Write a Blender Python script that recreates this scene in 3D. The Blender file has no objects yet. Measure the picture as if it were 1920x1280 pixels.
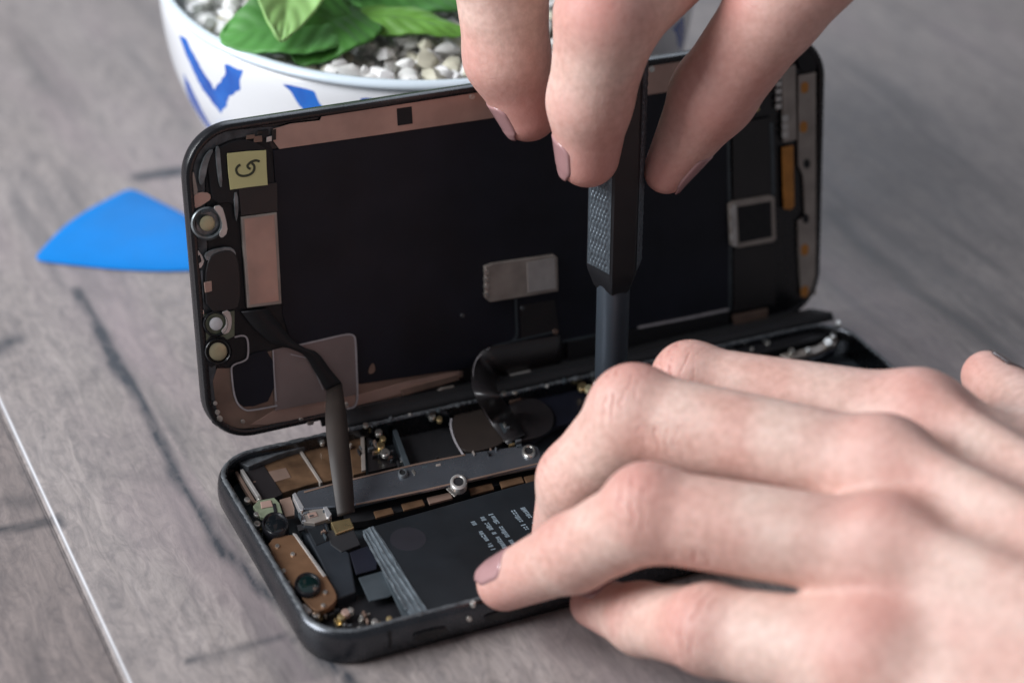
import bpy, bmesh, math, random
import numpy as np
from mathutils import Vector
random.seed(7); rng = np.random.default_rng(7)
MM = 0.001                                   # everything below is written in millimetres
sc = bpy.context.scene
COL = sc.collection

# ------------------------------------------------------------------ camera model (solved from the photograph)
CAM = np.array([-90.852, -269.191, 232.593]); YAW, PIT, ROL, FPX = 0.439, 0.529, 0.022, 3956.7
L, W = 143.6, 62.96                          # the phone's length and width
fw = np.array([math.sin(YAW)*math.cos(PIT), math.cos(YAW)*math.cos(PIT), -math.sin(PIT)])
_r = np.cross(fw, [0, 0, 1]); _r /= np.linalg.norm(_r); _u = np.cross(_r, fw)
RT = _r*math.cos(ROL)+_u*math.sin(ROL); UP = np.cross(RT, fw)
def ray(px, py): return fw+RT*(px-960)/FPX+UP*(640-py)/FPX
def atz(px, py, z):
    d = ray(px, py); return CAM+d*((z-CAM[2])/d[2])
def aty(px, py, y):
    d = ray(px, py); return CAM+d*((y-CAM[1])/d[1])
def proj_px(x, y, z):
    d = np.array([x, y, z])-CAM; k = d@fw; return (960+FPX*(d@RT)/k, 640-FPX*(d@UP)/k)
def atd(px, py, dep): return CAM+dep*ray(px, py)
# the raised display's own plane
TILT, DR, RO = 0.168, 0.056, -0.035
DO = np.array([1.5, W+3.07, 7.48])
EX = np.array([math.cos(DR), math.sin(DR), 0]); _n = np.array([-math.sin(DR), math.cos(DR), 0])
EY = np.array([0, 0, 1])*math.cos(TILT)+_n*math.sin(TILT)
EX, EY = EX*math.cos(RO)+EY*math.sin(RO), EY*math.cos(RO)-EX*math.sin(RO)
DN = np.cross(EX, EY)                        # points to the viewer's side
def dpt(s, t, off): return DO+EX*s+EY*t+DN*off
def atD(px, py, off):
    d = ray(px, py); p0 = DO+DN*off; return CAM+d*(((p0-CAM)@DN)/(d@DN))

# ------------------------------------------------------------------ materials
def lin(r, g, b):
    f = lambda c: (c/255/12.92) if c/255 <= .04045 else ((c/255+.055)/1.055)**2.4
    return (f(r), f(g), f(b), 1)
def mat(name, col, rough=.5, metal=0., var=.15, scale=300., rvar=.1, bump=0., bscale=900., spec=.5, coat=0., sss=0., alpha=1., trans=0.):
    m = bpy.data.materials.new(name); m.use_nodes = True
    nt = m.node_tree; N = nt.nodes; Lk = nt.links; b = N['Principled BSDF']
    b.inputs['Metallic'].default_value = metal; b.inputs['Specular IOR Level'].default_value = spec
    b.inputs['Coat Weight'].default_value = coat; b.inputs['Alpha'].default_value = alpha
    b.inputs['Transmission Weight'].default_value = trans
    tc = N.new('ShaderNodeTexCoord'); nz = N.new('ShaderNodeTexNoise'); nz.inputs['Scale'].default_value = scale; nz.inputs['Detail'].default_value = 5
    Lk.new(tc.outputs['Object'], nz.inputs['Vector'])
    rp = N.new('ShaderNodeValToRGB'); c = col if len(col) == 4 else (*col, 1)
    rp.color_ramp.elements[0].position = .3; rp.color_ramp.elements[1].position = .7
    rp.color_ramp.elements[0].color = tuple(x*(1-var) for x in c[:3])+(1,); rp.color_ramp.elements[1].color = tuple(min(1, x*(1+var)) for x in c[:3])+(1,)
    Lk.new(nz.outputs['Fac'], rp.inputs['Fac']); Lk.new(rp.outputs['Color'], b.inputs['Base Color'])
    mr = N.new('ShaderNodeMapRange'); mr.inputs['To Min'].default_value = max(.02, rough-rvar); mr.inputs['To Max'].default_value = min(1, rough+rvar)
    n2 = N.new('ShaderNodeTexNoise'); n2.inputs['Scale'].default_value = scale*1.7; n2.inputs['Detail'].default_value = 3
    Lk.new(tc.outputs['Object'], n2.inputs['Vector']); Lk.new(n2.outputs['Fac'], mr.inputs['Value']); Lk.new(mr.outputs['Result'], b.inputs['Roughness'])
    if bump:
        n3 = N.new('ShaderNodeTexNoise'); n3.inputs['Scale'].default_value = bscale; n3.inputs['Detail'].default_value = 4
        bp = N.new('ShaderNodeBump'); bp.inputs['Strength'].default_value = bump; bp.inputs['Distance'].default_value = .0003
        Lk.new(tc.outputs['Object'], n3.inputs['Vector']); Lk.new(n3.outputs['Fac'], bp.inputs['Height']); Lk.new(bp.outputs['Normal'], b.inputs['Normal'])
    return m
M = {
 'rim': mat('black rim plastic', (.008, .008, .01), .28, bump=.1),
 'black': mat('black polymer', (.010, .010, .012), .5, bump=.15, spec=.35),
 'blackb': mat('blue black film', (.007, .008, .0145), .48, var=.3, rvar=.1, scale=90, spec=.3, bump=.04, bscale=120),
 'pit': mat('dull black', (.006, .006, .008), .7),
 'brown': mat('dark brown flex', (.022, .015, .012), .6, var=.2, scale=120),
 'brownblack': mat('brown black flex', (.014, .012, .013), .4, var=.15, scale=120),
 'copper': mat('copper foil', (.47, .32, .27), .40, .5, var=.12, scale=160, rvar=.12, bump=.06, bscale=500),
 'copperdull': mat('dull copper foil', (.25, .17, .135), .45, .5, var=.25, scale=140, bump=.08, bscale=400),
 'kapton': mat('brown tape', (.105, .060, .034), .33, .2, var=.5, scale=220, bump=.1),
 'plate': mat('copper coloured plate', (.27, .15, .085), .38, .6, var=.2, scale=200, bump=.1),
 'steel': mat('bare steel', (.56, .54, .52), .38, .7, var=.15, scale=260, bump=.06),
 'bright': mat('bright steel', (.80, .80, .82), .28, .75, var=.08),
 'solder': mat('solder', (.62, .60, .56), .3, .9, var=.25, scale=700, bump=.4, bscale=1500),
 'gold': mat('gold contact', (.62, .48, .25), .3, .9, var=.15),
 'goldpale': mat('pale brass', (.52, .47, .30), .4, .5, var=.12),
 'white': mat('white dot', (.75, .75, .76), .4, var=.05),
 'grey': mat('grey grime', (.085, .092, .10), .5, .3, var=.4, scale=500, bump=.6, bscale=900),
 'rimgrey': mat('worn grey metal', (.17, .19, .20), .35, .5, var=.4, scale=500, bump=.3),
 'greyblue': mat('slate film', (.055, .068, .078), .35, .2, var=.2, scale=200, bump=.1),
 'bracket': mat('slate metal bracket', (.27, .295, .34), .26, .85, var=.1, scale=160, rvar=.06),
 'battery': mat('battery wrap', (.009, .0115, .0145), .45, 0, var=.3, scale=90, rvar=.10, bump=.10, bscale=160, spec=.4),
 'slab': mat('dark slate cover', (.020, .025, .032), .45, .2, var=.15, scale=150, bump=.08),
 'adhesive': mat('grey adhesive strip', (.12, .145, .165), .33, .1, var=.4, scale=260, bump=.5, bscale=420),
 'film': mat('clear film edge', (.42, .40, .42), .3, .1, var=.15),
 'filmface': mat('smoky film', (.22, .175, .17), .3, .25, var=.15, scale=90, rvar=.05),
 'band': mat('dark steel band', (.085, .09, .10), .27, 1., var=.12, scale=300, rvar=.05, bump=.03),
 'bandbrown': mat('dark slot', (.01, .009, .008), .6),
 'print': mat('battery print', (.19, .24, .28), .6, var=.2),
 'pcb': mat('pale green board', (.16, .185, .125), .4, .1, var=.25, scale=600),
 'sticker': mat('yellow sticker', (.66, .62, .30), .55, var=.07, scale=120, bump=.05),
 'ink': mat('marker ink', (.05, .055, .03), .6),
 'orange': mat('orange flex', (.48, .20, .04), .4, .3, var=.2),
 'board': mat('grey board', (.34, .30, .27), .42, .45, var=.2, scale=200),
 'lens': mat('lens glass', (.006, .008, .010), .05, coat=1., var=.1, rvar=.02),
 'lensg': mat('coated lens glass', (.003, .012, .012), .06, coat=1., var=.1, rvar=.02),
 'pick': mat('blue plastic', (.0, .195, .60), .5, var=.06, scale=90, spec=.25, bump=.05, bscale=300),
 'glaze': mat('white glaze', (.72, .735, .76), .24, var=.04, scale=40, coat=.3, rvar=.04),
 'blue': mat('cobalt brush glaze', (.008, .075, .50), .25, var=.35, scale=120, coat=.4, rvar=.04),
 'soil': mat('soil', (.55, .54, .50), .9, bump=.5),
 'handle': mat('graphite metal', (.018, .018, .021), .42, .2, var=.15, scale=200, rvar=.05),
 'knurl': mat('knurled graphite metal', (.10, .12, .14), .40, .55, var=.2, scale=900),
 'shaft': mat('slate steel shaft', (.05, .062, .078), .40, .2, var=.06, scale=120, rvar=.05),
 'nailshade': mat('fingernail with painted shade', (.07, .04, .035), .15, var=.2, scale=200, coat=.6),  # darker copy of the nail: its shadow is put into the base colour
 'nail': mat('fingernail', (.40, .225, .225), .2, var=.08, scale=150, coat=.3, sss=.2),
}

def leafmat(name, c1, c2):
    m = mat(name, c1, .50, var=.3, scale=70, bump=.15, bscale=160, spec=.35)
    b = m.node_tree.nodes['Principled BSDF']
    b.inputs['Subsurface Weight'].default_value = .25; b.inputs['Subsurface Radius'].default_value = (.002, .003, .001)
    return m
M['leaf'] = leafmat('green leaf', (.15, .35, .06), 0)
M['leafdark'] = leafmat('dark green leaf', (.05, .17, .028), 0)
M['leafmid'] = leafmat('mid green leaf', (.085, .26, .06), 0)
M['leafpale'] = leafmat('pale green leaf', (.27, .48, .16), 0)

# ------------------------------------------------------------------ object helpers
def things(name, loc, label, cat, group=None, kind=None):
    o = bpy.data.objects.new(name, None); COL.objects.link(o); o.empty_display_size = .01
    o.location = Vector(loc)*MM; tag(o, label, cat, group, kind); return o
def tag(o, label=None, cat=None, group=None, kind=None):
    if label: o['label'] = label
    if cat: o['category'] = cat
    if group: o['group'] = group
    if kind: o['kind'] = kind
def origin(o):
    p = Vector((0, 0, 0))
    while o is not None: p = p+o.location; o = o.parent
    return p
def mesh(name, V, F, m, parent=None, smooth=False, org=None, sharp=None, bevel=0, solid=0, label=None, mats=None, fmat=None):
    V = np.asarray(V, float)*MM
    if parent is None: po = Vector((0, 0, 0)); loc = Vector(org)*MM if org is not None else Vector((0, 0, 0)); base = loc
    else: base = origin(parent); loc = Vector((0, 0, 0))
    V = V-np.array(base)
    me = bpy.data.meshes.new(name); me.from_pydata(V.tolist(), [], [list(map(int, f)) for f in F])
    for q in (mats or [m]): me.materials.append(q)
    if fmat is not None: me.polygons.foreach_set('material_index', np.asarray(fmat, np.int32))
    bm = bmesh.new(); bm.from_mesh(me)
    if len(F) < 60000: bmesh.ops.recalc_face_normals(bm, faces=bm.faces)
    bm.to_mesh(me); bm.free()
    if smooth or sharp:
        me.polygons.foreach_set('use_smooth', np.ones(len(me.polygons), bool))
        if sharp: me.set_sharp_from_angle(angle=math.radians(sharp))
    o = bpy.data.objects.new(name, me); COL.objects.link(o); o.location = loc
    if parent is not None: o.parent = parent
    if solid:
        s = o.modifiers.new('thickness', 'SOLIDIFY'); s.thickness = solid*MM; s.offset = 0
    if bevel:
        b = o.modifiers.new('bevel', 'BEVEL'); b.width = bevel*MM; b.segments = 2; b.limit_method = 'ANGLE'; b.angle_limit = math.radians(40)
    if label: o['label'] = label
    return o
def chaikin(P, n, closed=True):
    P = [np.array(p, float) for p in P]
    for _ in range(n):
        Q = []
        for i in range(len(P) if closed else len(P)-1):
            a, b = P[i], P[(i+1) % len(P)]; Q += [a*.75+b*.25, a*.25+b*.75]
        if not closed: Q = [P[0]]+Q+[P[-1]]
        P = Q
    return P
def circ(cx, cy, rx, ry=None, n=28):
    return [(cx+rx*math.cos(2*math.pi*i/n), cy+(ry or rx)*math.sin(2*math.pi*i/n)) for i in range(n)]
def prism(name, pts, plane, top, thick, m, parent, rnd=0, bevel=.12, label=None):
    """flat piece with a real thickness whose outline was measured on the photograph and laid on the display or on a level in the housing"""
    P = chaikin(pts, rnd) if rnd else pts
    if plane == 'D': T = [atD(x, y, top) for x, y in P]; B = [p-DN*thick for p in T]
    else: T = [atz(x, y, top) for x, y in P]; B = [p-np.array([0, 0, thick]) for p in T]
    n = len(T)
    F = [list(range(n)), list(range(2*n-1, n-1, -1))]+[[i, i+n, (i+1) % n+n, (i+1) % n] for i in range(n)]
    return mesh(name, T+B, F, m, parent, bevel=bevel, label=label)
def line(name, pts, plane, top, thick, wpx, m, parent, closed=False):
    """thin raised line along a measured path"""
    P = [np.array(p, float) for p in pts]; n = len(P); Lf, Rt = [], []
    for i in range(n):
        a = P[i-1] if (i > 0 or closed) else P[i]; b = P[(i+1) % n] if (i < n-1 or closed) else P[i]
        t = (b-a)/np.linalg.norm(b-a); q = np.array([-t[1], t[0]])*wpx/2; Lf.append(P[i]+q); Rt.append(P[i]-q)
    f = (lambda p, o: atD(p[0], p[1], o)) if plane == 'D' else (lambda p, o: atz(p[0], p[1], o))
    V = []
    for i in range(n): V += [f(Lf[i], top), f(Rt[i], top), f(Lf[i], top-thick), f(Rt[i], top-thick)]
    F = []
    for i in range(n if closed else n-1):
        a, b = 4*i, 4*((i+1) % n)
        F += [[a, b, b+1, a+1], [a, a+2, b+2, b], [a+1, b+1, b+3, a+3], [a+2, a+3, b+3, b+2]]
    if not closed: F += [[0, 1, 3, 2], [4*n-4, 4*n-2, 4*n-1, 4*n-3]]
    return mesh(name, V, F, m, parent)
def rrect(x0, y0, x1, y1, r, n=14):
    P = []
    for cx, cy, a in ((x1-r, y1-r, 0), (x0+r, y1-r, 90), (x0+r, y0+r, 180), (x1-r, y0+r, 270)):
        for i in range(n+1):
            t = math.radians(a+90*i/n); P.append((cx+r*math.cos(t), cy+r*math.sin(t)))
    return P
def loft(rings, closed_first=False, closed_last=False):
    n = len(rings[0]); V = [p for r in rings for p in r]; F = []
    for k in range(len(rings)-1):
        for i in range(n): F.append([k*n+i, k*n+(i+1) % n, (k+1)*n+(i+1) % n, (k+1)*n+i])
    if closed_first: F.append(list(range(n))[::-1])
    if closed_last: F.append(list(range((len(rings)-1)*n, len(rings)*n)))
    return V, F
def catmull(P, k=8):
    P = [np.array(p, float) for p in P]; Q = [2*P[0]-P[1]]+P+[2*P[-1]-P[-2]]; out = []
    for i in range(1, len(Q)-2):
        a, b, c, d = Q[i-1:i+3]
        for j in range(k):
            t = j/k; out.append(.5*((2*b)+(c-a)*t+(2*a-5*b+4*c-d)*t*t+(3*b-a-3*c+d)*t**3))
    out.append(P[-1]); return out
def ribbon(name, left, right, m, parent, th=.22, k=8):
    A, B = catmull(left, k), catmull(right, k); V = []; F = []
    for a, b in zip(A, B): V += [a, (a+b)/2, b]
    for i in range(len(A)-1):
        for j in (0, 1): F.append([3*i+j, 3*i+j+1, 3*i+3+j+1, 3*i+3+j])
    return mesh(name, V, F, m, parent, sharp=40, solid=th)

# ------------------------------------------------------------------ numpy noise for patterns that belong to the wood
def vnoise(x, y, seed=0):
    r = np.random.default_rng(seed); T = r.random((257, 257)); xi = np.floor(x).astype(int); yi = np.floor(y).astype(int)
    fx = x-xi; fy = y-yi; fx = fx*fx*(3-2*fx); fy = fy*fy*(3-2*fy); xi %= 256; yi %= 256
    return (T[xi, yi]*(1-fx)+T[xi+1, yi]*fx)*(1-fy)+(T[xi, yi+1]*(1-fx)+T[xi+1, yi+1]*fx)*fy
def fbm(x, y, seed=0, o=4):
    s = 0; a = .5; t = 0
    for i in range(o): s = s+a*vnoise(x*2**i+13*i, y*2**i+7*i, seed+i); t += a; a *= .5
    return s/t
def segdist(X, Y, pts):
    d = np.full(X.shape, 1e9)
    for (ax, ay), (bx, by) in zip(pts[:-1], pts[1:]):
        t = np.clip(((X-ax)*(bx-ax)+(Y-ay)*(by-ay))/((bx-ax)**2+(by-ay)**2), 0, 1)
        d = np.minimum(d, np.hypot(X-ax-t*(bx-ax), Y-ay-t*(by-ay)))
    return d

# ------------------------------------------------------------------ the table
def build_table():
    gx = np.concatenate([np.linspace(-900, -130, 20), np.arange(-120, 330, 1.25), np.linspace(340, 1100, 20)])
    gx = np.sort(np.concatenate([gx, [-30.9, -30.35, -29.85, -29.6, -29.4, -29.2, -29.0, -28.85]]))
    gy = np.concatenate([np.linspace(-700, -120, 14), np.arange(-110, 400, 1.6), np.linspace(410, 1200, 20)])
    X, Y = np.meshgrid(gx, gy, indexing='ij'); nx, ny = X.shape
    Z = np.zeros_like(X); Z[np.abs(X+30.35) < .2] = -.7                       # the joint between two planks
    V = np.stack([X, Y, Z], -1).reshape(-1, 3)
    idx = np.arange(nx*ny).reshape(nx, ny)
    F = np.stack([idx[:-1, :-1], idx[1:, :-1], idx[1:, 1:], idx[:-1, 1:]], -1).reshape(-1, 4)
    o = mesh('tabletop', V, F, None, mats=[table_mat()], smooth=True); tag(o, 'grey wood plank tabletop with dark grain streaks and a pale plank joint', 'table', kind='structure')
    w = (fbm(X/40, Y/60, 3)-.5)*9
    dark = np.zeros_like(X)
    P = lambda *a: [tuple(atz(x, y, 0)[:2]) for x, y in a]
    streaks = [
     (P((150, 540), (185, 610), (240, 720), (300, 835), (345, 920), (400, 1000), (455, 1070), (525, 1130), (590, 1215), (640, 1270), (700, 1340)), 1.25, 1.2),
     (P((390, 975), (440, 1050), (500, 1110)), 2.6, .45),
     (P((360, 1235), (450, 1212), (520, 1195), (600, 1200)), 1.1, .7),
     (P((-30, 1000), (40, 985), (100, 975), (112, 985)), 1.3, .9), (P((0, 940), (50, 945)), 2.2, .5),
     (P((180, 890), (330, 905)), 1.6, .22), (P((1560, 400), (1640, 480), (1720, 545), (1810, 605), (1900, 680)), 2.4, .5),
     (P((268, 334), (310, 326), (352, 318)), 2.2, 1.35), (P((20, 640), (-20, 660), (-60, 690)), 2.4, .9),
     (P((1700, 280), (1800, 370), (1920, 470)), 4., .12), (P((60, 330), (130, 440), (190, 560)), 3., .3), (P((640, 1270), (820, 1230)), 2., .2)]
    for pts, wd, am in streaks:
        d = segdist(X+w*.22+(fbm(X/5, Y/14, 31)-.5)*3.2, Y+(fbm(X/14, Y/30, 41)-.5)*4, pts)
        g = np.exp(-(d/wd)**2)*am*(.85+.9*(fbm(X/3, Y/12, 51)-.35))
        dark = np.maximum(dark, np.clip(g, 0, 1))
    # faint long streaks that run with the planks everywhere
    long = fbm((X+w)/4.5, Y/90, 61, 5); dark = np.maximum(dark, np.clip((long-.60)*2.2, 0, .38))
    pale = np.exp(-((X+29.4)/.22)**2)*(.85+.6*fbm(X/5, Y/9, 71))
    left = 1/(1+np.exp((X+30.4)*6))
    pink = np.clip((fbm(X/16, Y/60, 81)-.5)*3.2, 0, 1)
    a = o.data.color_attributes.new('wood', 'FLOAT_COLOR', 'POINT')
    a.data.foreach_set('color', np.stack([dark, pale, left, pink], -1).reshape(-1).astype(np.float32))
    return o
def table_mat():
    m = bpy.data.materials.new('grey wood laminate'); m.use_nodes = True; nt = m.node_tree; N = nt.nodes; K = nt.links; b = N['Principled BSDF']
    tc = N.new('ShaderNodeTexCoord'); at = N.new('ShaderNodeAttribute'); at.attribute_name = 'wood'; sp = N.new('ShaderNodeSeparateColor'); K.new(at.outputs['Color'], sp.inputs['Color'])
    def noise(sx, sy, s, det=6, dist=0.):
        mp = N.new('ShaderNodeMapping'); mp.inputs['Scale'].default_value = (sx, sy, 1); K.new(tc.outputs['Object'], mp.inputs['Vector'])
        n = N.new('ShaderNodeTexNoise'); n.inputs['Scale'].default_value = s; n.inputs['Detail'].default_value = det; n.inputs['Roughness'].default_value = .65; n.inputs['Distortion'].default_value = dist
        K.new(mp.outputs['Vector'], n.inputs['Vector']); return n
    def ramp(n, p0, c0, p1, c1):
        r = N.new('ShaderNodeValToRGB'); r.color_ramp.elements[0].position = p0; r.color_ramp.elements[1].position = p1; r.color_ramp.elements[0].color = c0; r.color_ramp.elements[1].color = c1
        K.new(n, r.inputs['Fac']); return r
    def mix(f, a, c, mode='MIX', fac=None):
        x = N.new('ShaderNodeMix'); x.data_type = 'RGBA'; x.blend_type = mode
        if fac is not None: x.inputs['Factor'].default_value = fac
        else: K.new(f, x.inputs['Factor'])
        for s, v in ((x.inputs[6], a), (x.inputs[7], c)):
            if isinstance(v, tuple): s.default_value = v
            else: K.new(v, s)
        return x.outputs[2]
    broad = noise(1, .22, 45, 5, .4); fine = noise(1, .16, 420, 7, 1.2); flake = noise(1, .45, 260, 8, 2.0)
    c = ramp(broad.outputs['Fac'], .3, (.262, .233, .223, 1), .7, (.345, .310, .300, 1)).outputs['Color']
    c = mix(None, c, ramp(fine.outputs['Fac'], .32, (.56, .55, .56, 1), .68, (1.28, 1.26, 1.25, 1)).outputs['Color'], 'MULTIPLY', .62)
    c = mix(None, c, ramp(flake.outputs['Fac'], .36, (.62, .62, .64, 1), .56, (1.08, 1.06, 1.04, 1)).outputs['Color'], 'MULTIPLY', .6)
    pk = N.new('ShaderNodeMath'); pk.operation = 'MULTIPLY'; K.new(at.outputs['Alpha'], pk.inputs[0]); pk.inputs[1].default_value = .5
    c = mix(pk.outputs[0], c, (.30, .235, .25, 1))
    br = N.new('ShaderNodeMath'); br.operation = 'MULTIPLY_ADD'; K.new(flake.outputs['Fac'], br.inputs[0]); br.inputs[1].default_value = 1.5; br.inputs[2].default_value = .22
    bm_ = N.new('ShaderNodeMath'); bm_.operation = 'MULTIPLY'; bm_.use_clamp = True; K.new(br.outputs[0], bm_.inputs[0]); K.new(sp.outputs['Red'], bm_.inputs[1])
    c = mix(bm_.outputs[0], c, (.048, .052, .062, 1))
    lf = N.new('ShaderNodeMath'); lf.operation = 'MULTIPLY'; K.new(sp.outputs['Blue'], lf.inputs[0]); lf.inputs[1].default_value = .85
    c2 = mix(None, c, (.62, .58, .57, 1), 'MULTIPLY', 1.)
    c = mix(lf.outputs[0], c, c2)
    c = mix(sp.outputs['Green'], c, (.74, .74, .77, 1))
    K.new(c, b.inputs['Base Color'])
    rr = ramp(fine.outputs['Fac'], .3, (.42,)*3+(1,), .7, (.60,)*3+(1,)); K.new(rr.outputs['Color'], b.inputs['Roughness'])
    bp = N.new('ShaderNodeBump'); bp.inputs['Strength'].default_value = .35; bp.inputs['Distance'].default_value = .00025
    K.new(flake.outputs['Fac'], bp.inputs['Height']); K.new(bp.outputs['Normal'], b.inputs['Normal'])
    b.inputs['Specular IOR Level'].default_value = .45
    return m
build_table()

# ------------------------------------------------------------------ the opened phone
phone = things('smartphone', (L/2, W/2, 0), 'opened black smartphone with its screen propped up behind the exposed battery and circuitry', 'smartphone')

def housing():
    prof = [(1.6, 0.), (.7, .35), (.2, 1.4), (0, 3.2), (.08, 4.8), (.25, 5.8), (.55, 6.5), (.9, 6.88), (1.25, 7.0), (1.75, 7.0), (1.95, 6.75), (2.0, 1.3)]
    rings = [[(x, y, z) for x, y in rrect(i, i, L-i, W-i, 9.6-i)] for i, z in prof]
    V, F = loft(rings, True, False)
    h = mesh('housing', V, F, M['band'], phone, sharp=35)
    fl = mesh('housing_floor', *loft([[(x, y, z) for x, y in rrect(1.9, 1.9, L-1.9, W-1.9, 7.7)] for z in (1.0, 1.35)], True, True), M['greyblue'], h)
    # a line of grey sealant left along the rim
    pts = rrect(1.35, 1.35, L-1.35, W-1.35, 8.2, 30); V = []; F = []
    P = []
    for i in range(len(pts)):
        a = np.array(pts[i]); b = np.array(pts[(i+1) % len(pts)]); k = max(1, int(np.linalg.norm(b-a)/.7))
        P += [a+(b-a)*j/k for j in range(k)]
    n = len(P)
    for i, p in enumerate(P):
        t = P[(i+1) % n]-P[i-1]; t /= np.linalg.norm(t); q = np.array([-t[1], t[0]])
        wj = .36+.22*rng.random(); hj = 7.02+.22*rng.random()
        V += [(*(p+q*wj), 6.9), (*(p+q*wj*.5), hj), (*(p-q*wj*.5), hj), (*(p-q*wj), 6.9)]
    for i in range(n):
        a, b = 4*i, 4*((i+1) % n)
        for j in range(3): F.append([a+j, b+j, b+j+1, a+j+1])
    mesh('sealant_bead', V, F, M['grey'], h, smooth=True)
    def onfront(name, px, m, proud=.10, r=0):
        Q = chaikin(px, r) if r else px
        T = [aty(x, y, -proud) for x, y in Q]; B = [p+np.array([0, .5, 0]) for p in T]; k = len(T)
        return mesh(name, T+B, [list(range(k)), list(range(2*k-1, k-1, -1))]+[[i, i+k, (i+1) % k+k, (i+1) % k] for i in range(k)], m, h, bevel=.05)
    onfront('antenna_gap', [(728, 1183), (734, 1182), (735, 1214), (729, 1216)], M['black'], .06)
    onfront('side_button', [(778, 1188), (834, 1175), (842, 1180), (838, 1190), (784, 1203), (776, 1198)], M['rim'], .35, 2)
    onfront('side_button', [(912, 1152), (1010, 1128), (1018, 1132), (1014, 1142), (918, 1166), (909, 1161)], M['rim'], .3, 2)
    onfront('side_screw', circ(880, 1160, 5), M['solder'], .2)
    return h
H = housing()

def P(name, pts, top, th, m, par=phone, rnd=0, bevel=.12, label=None): return prism(name, pts, 'H', top, th, m, par, rnd, bevel, label)
# --- battery side
bat = P('battery', [(690, 987), (990, 902), (1500, 770), (1640, 935), (1400, 1010), (1100, 1085), (885, 1122), (800, 1150)], 5.2, 3.6, M['battery'], rnd=0, bevel=.5)
def battery_print():
    V = []; F = []
    def glyph(cx, cy, ux, uy, vx, vy, w, h):
        q = [(cx, cy), (cx+ux*w, cy+uy*w), (cx+ux*w+vx*h, cy+uy*w+vy*h), (cx+vx*h, cy+vy*h)]
        k = len(V); V.extend([atz(x, y, 5.215) for x, y in q]); F.append([k, k+1, k+2, k+3])
    ux, uy = .60, .80; vx, vy = -.97, .24
    for (sx, sy, n) in ((890, 976, 16), (905, 964, 18), (924, 962, 17), (965, 955, 16), (984, 950, 14)):
        t = 0
        for i in range(n):
            w = random.uniform(2.2, 4.6); hgt = random.choice((8, 9, 7))
            if random.random() > .16:
                x, y = sx+ux*t, sy+uy*t; s = random.random()
                if s < .4: glyph(x, y, ux, uy, vx, vy, w*.4, hgt); glyph(x+ux*w*.6, y+uy*w*.6, ux, uy, vx, vy, w*.4, hgt)
                elif s < .7: glyph(x, y, ux, uy, vx, vy, w, 2.6); glyph(x+vx*hgt*.6, y+vy*hgt*.6, ux, uy, vx, vy, w, 2.6)
                else: glyph(x, y, ux, uy, vx, vy, w*.55, hgt)
            t += w+1.2
    return mesh('printed_text', V, F, M['print'], bat)
battery_print()
P('battery_label_spot', circ(765, 1010, 34, 22, 36), 5.212, .1, mat('battery wrap spot', (.014, .014, .019), .5, var=.2, scale=90), bat, bevel=0)
P('adhesive_strip', [(680, 994), (700, 985), (722, 1016), (746, 1054), (774, 1100), (802, 1142), (774, 1158), (752, 1126), (730, 1084), (708, 1046), (690, 1016)], 5.30, .5, M['adhesive'], bat, bevel=.05)
for k, (a_, b_) in enumerate((((686, 994), (780, 1150)), ((692, 990), (790, 1146)), ((699, 988), (797, 1140)), ((682, 1000), (762, 1142)))):
    n_ = 16; pp = [(a_[0]+(b_[0]-a_[0])*t+random.gauss(0, .45)-4*math.sin(math.pi*t)*(.5 if k != 2 else .2), a_[1]+(b_[1]-a_[1])*t+random.gauss(0, .6)) for t in np.linspace(0, 1, n_)]
    line('adhesive_strand', catmull(pp, 3), 'H', 5.42+.03*k, .22, 2.6+k % 2*1.6, mat('adhesive strand', (.145, .172, .192), .35, .1, var=.5, scale=500, bump=.3), bat)
P('adhesive_strip', [(716, 1070), (722, 1066), (768, 1152), (757, 1158)], 5.0, .6, M['greyblue'], bat)
P('film_tab', [(672, 1082), (722, 1068), (742, 1110), (728, 1118), (692, 1126)], 4.6, .3, M['greyblue'])
P('film_tab', [(655, 1035), (690, 1022), (708, 1052), (706, 1066), (668, 1076)], 4.7, .4, M['blackb'])
tap = P('vibration_motor', [(564, 984), (612, 972), (622, 1008), (655, 1036), (662, 1075), (668, 1108), (632, 1122), (622, 1098), (600, 1050)], 4.9, 3.2, M['slab'], bevel=.3)
P('motor_cover', [(576, 990), (606, 982), (616, 1012), (592, 1022)], 5.05, .3, M['battery'], tap)
P('lower_board', [(618, 1128), (690, 1110), (730, 1110), (760, 1160), (640, 1190), (606, 1168)], 3.0, 1.4, M['black'])
# --- camera plate
plate = P('camera_plate', [(500, 1012), (545, 1000), (556, 1006), (566, 1024), (600, 1062), (616, 1085), (632, 1112), (630, 1126), (612, 1140), (594, 1146), (580, 1136), (552, 1102), (530, 1070), (512, 1040)], 5.6, 1.2, M['plate'], rnd=1, bevel=.15)
P('plate_edge', [(548, 998), (556, 1000), (612, 1078), (606, 1080)], 5.75, .5, M['steel'], plate, bevel=.1)
P('plate_edge', [(560, 1134), (572, 1131), (585, 1144), (574, 1150)], 5.4, .6, M['steel'], plate, bevel=.1)
P('plate_hole', [(557, 984), (566, 982), (570, 992), (560, 995)], 5.8, .3, M['pit'], plate, bevel=0)
for x, y in ((520, 1022), (549, 1037), (610, 1108), (532, 1068), (540, 1090), (606, 1133)): P('rivet', circ(x, y, 4.2, 3.6, 14), 5.85, .4, M['solder'], plate, bevel=.08)
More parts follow.
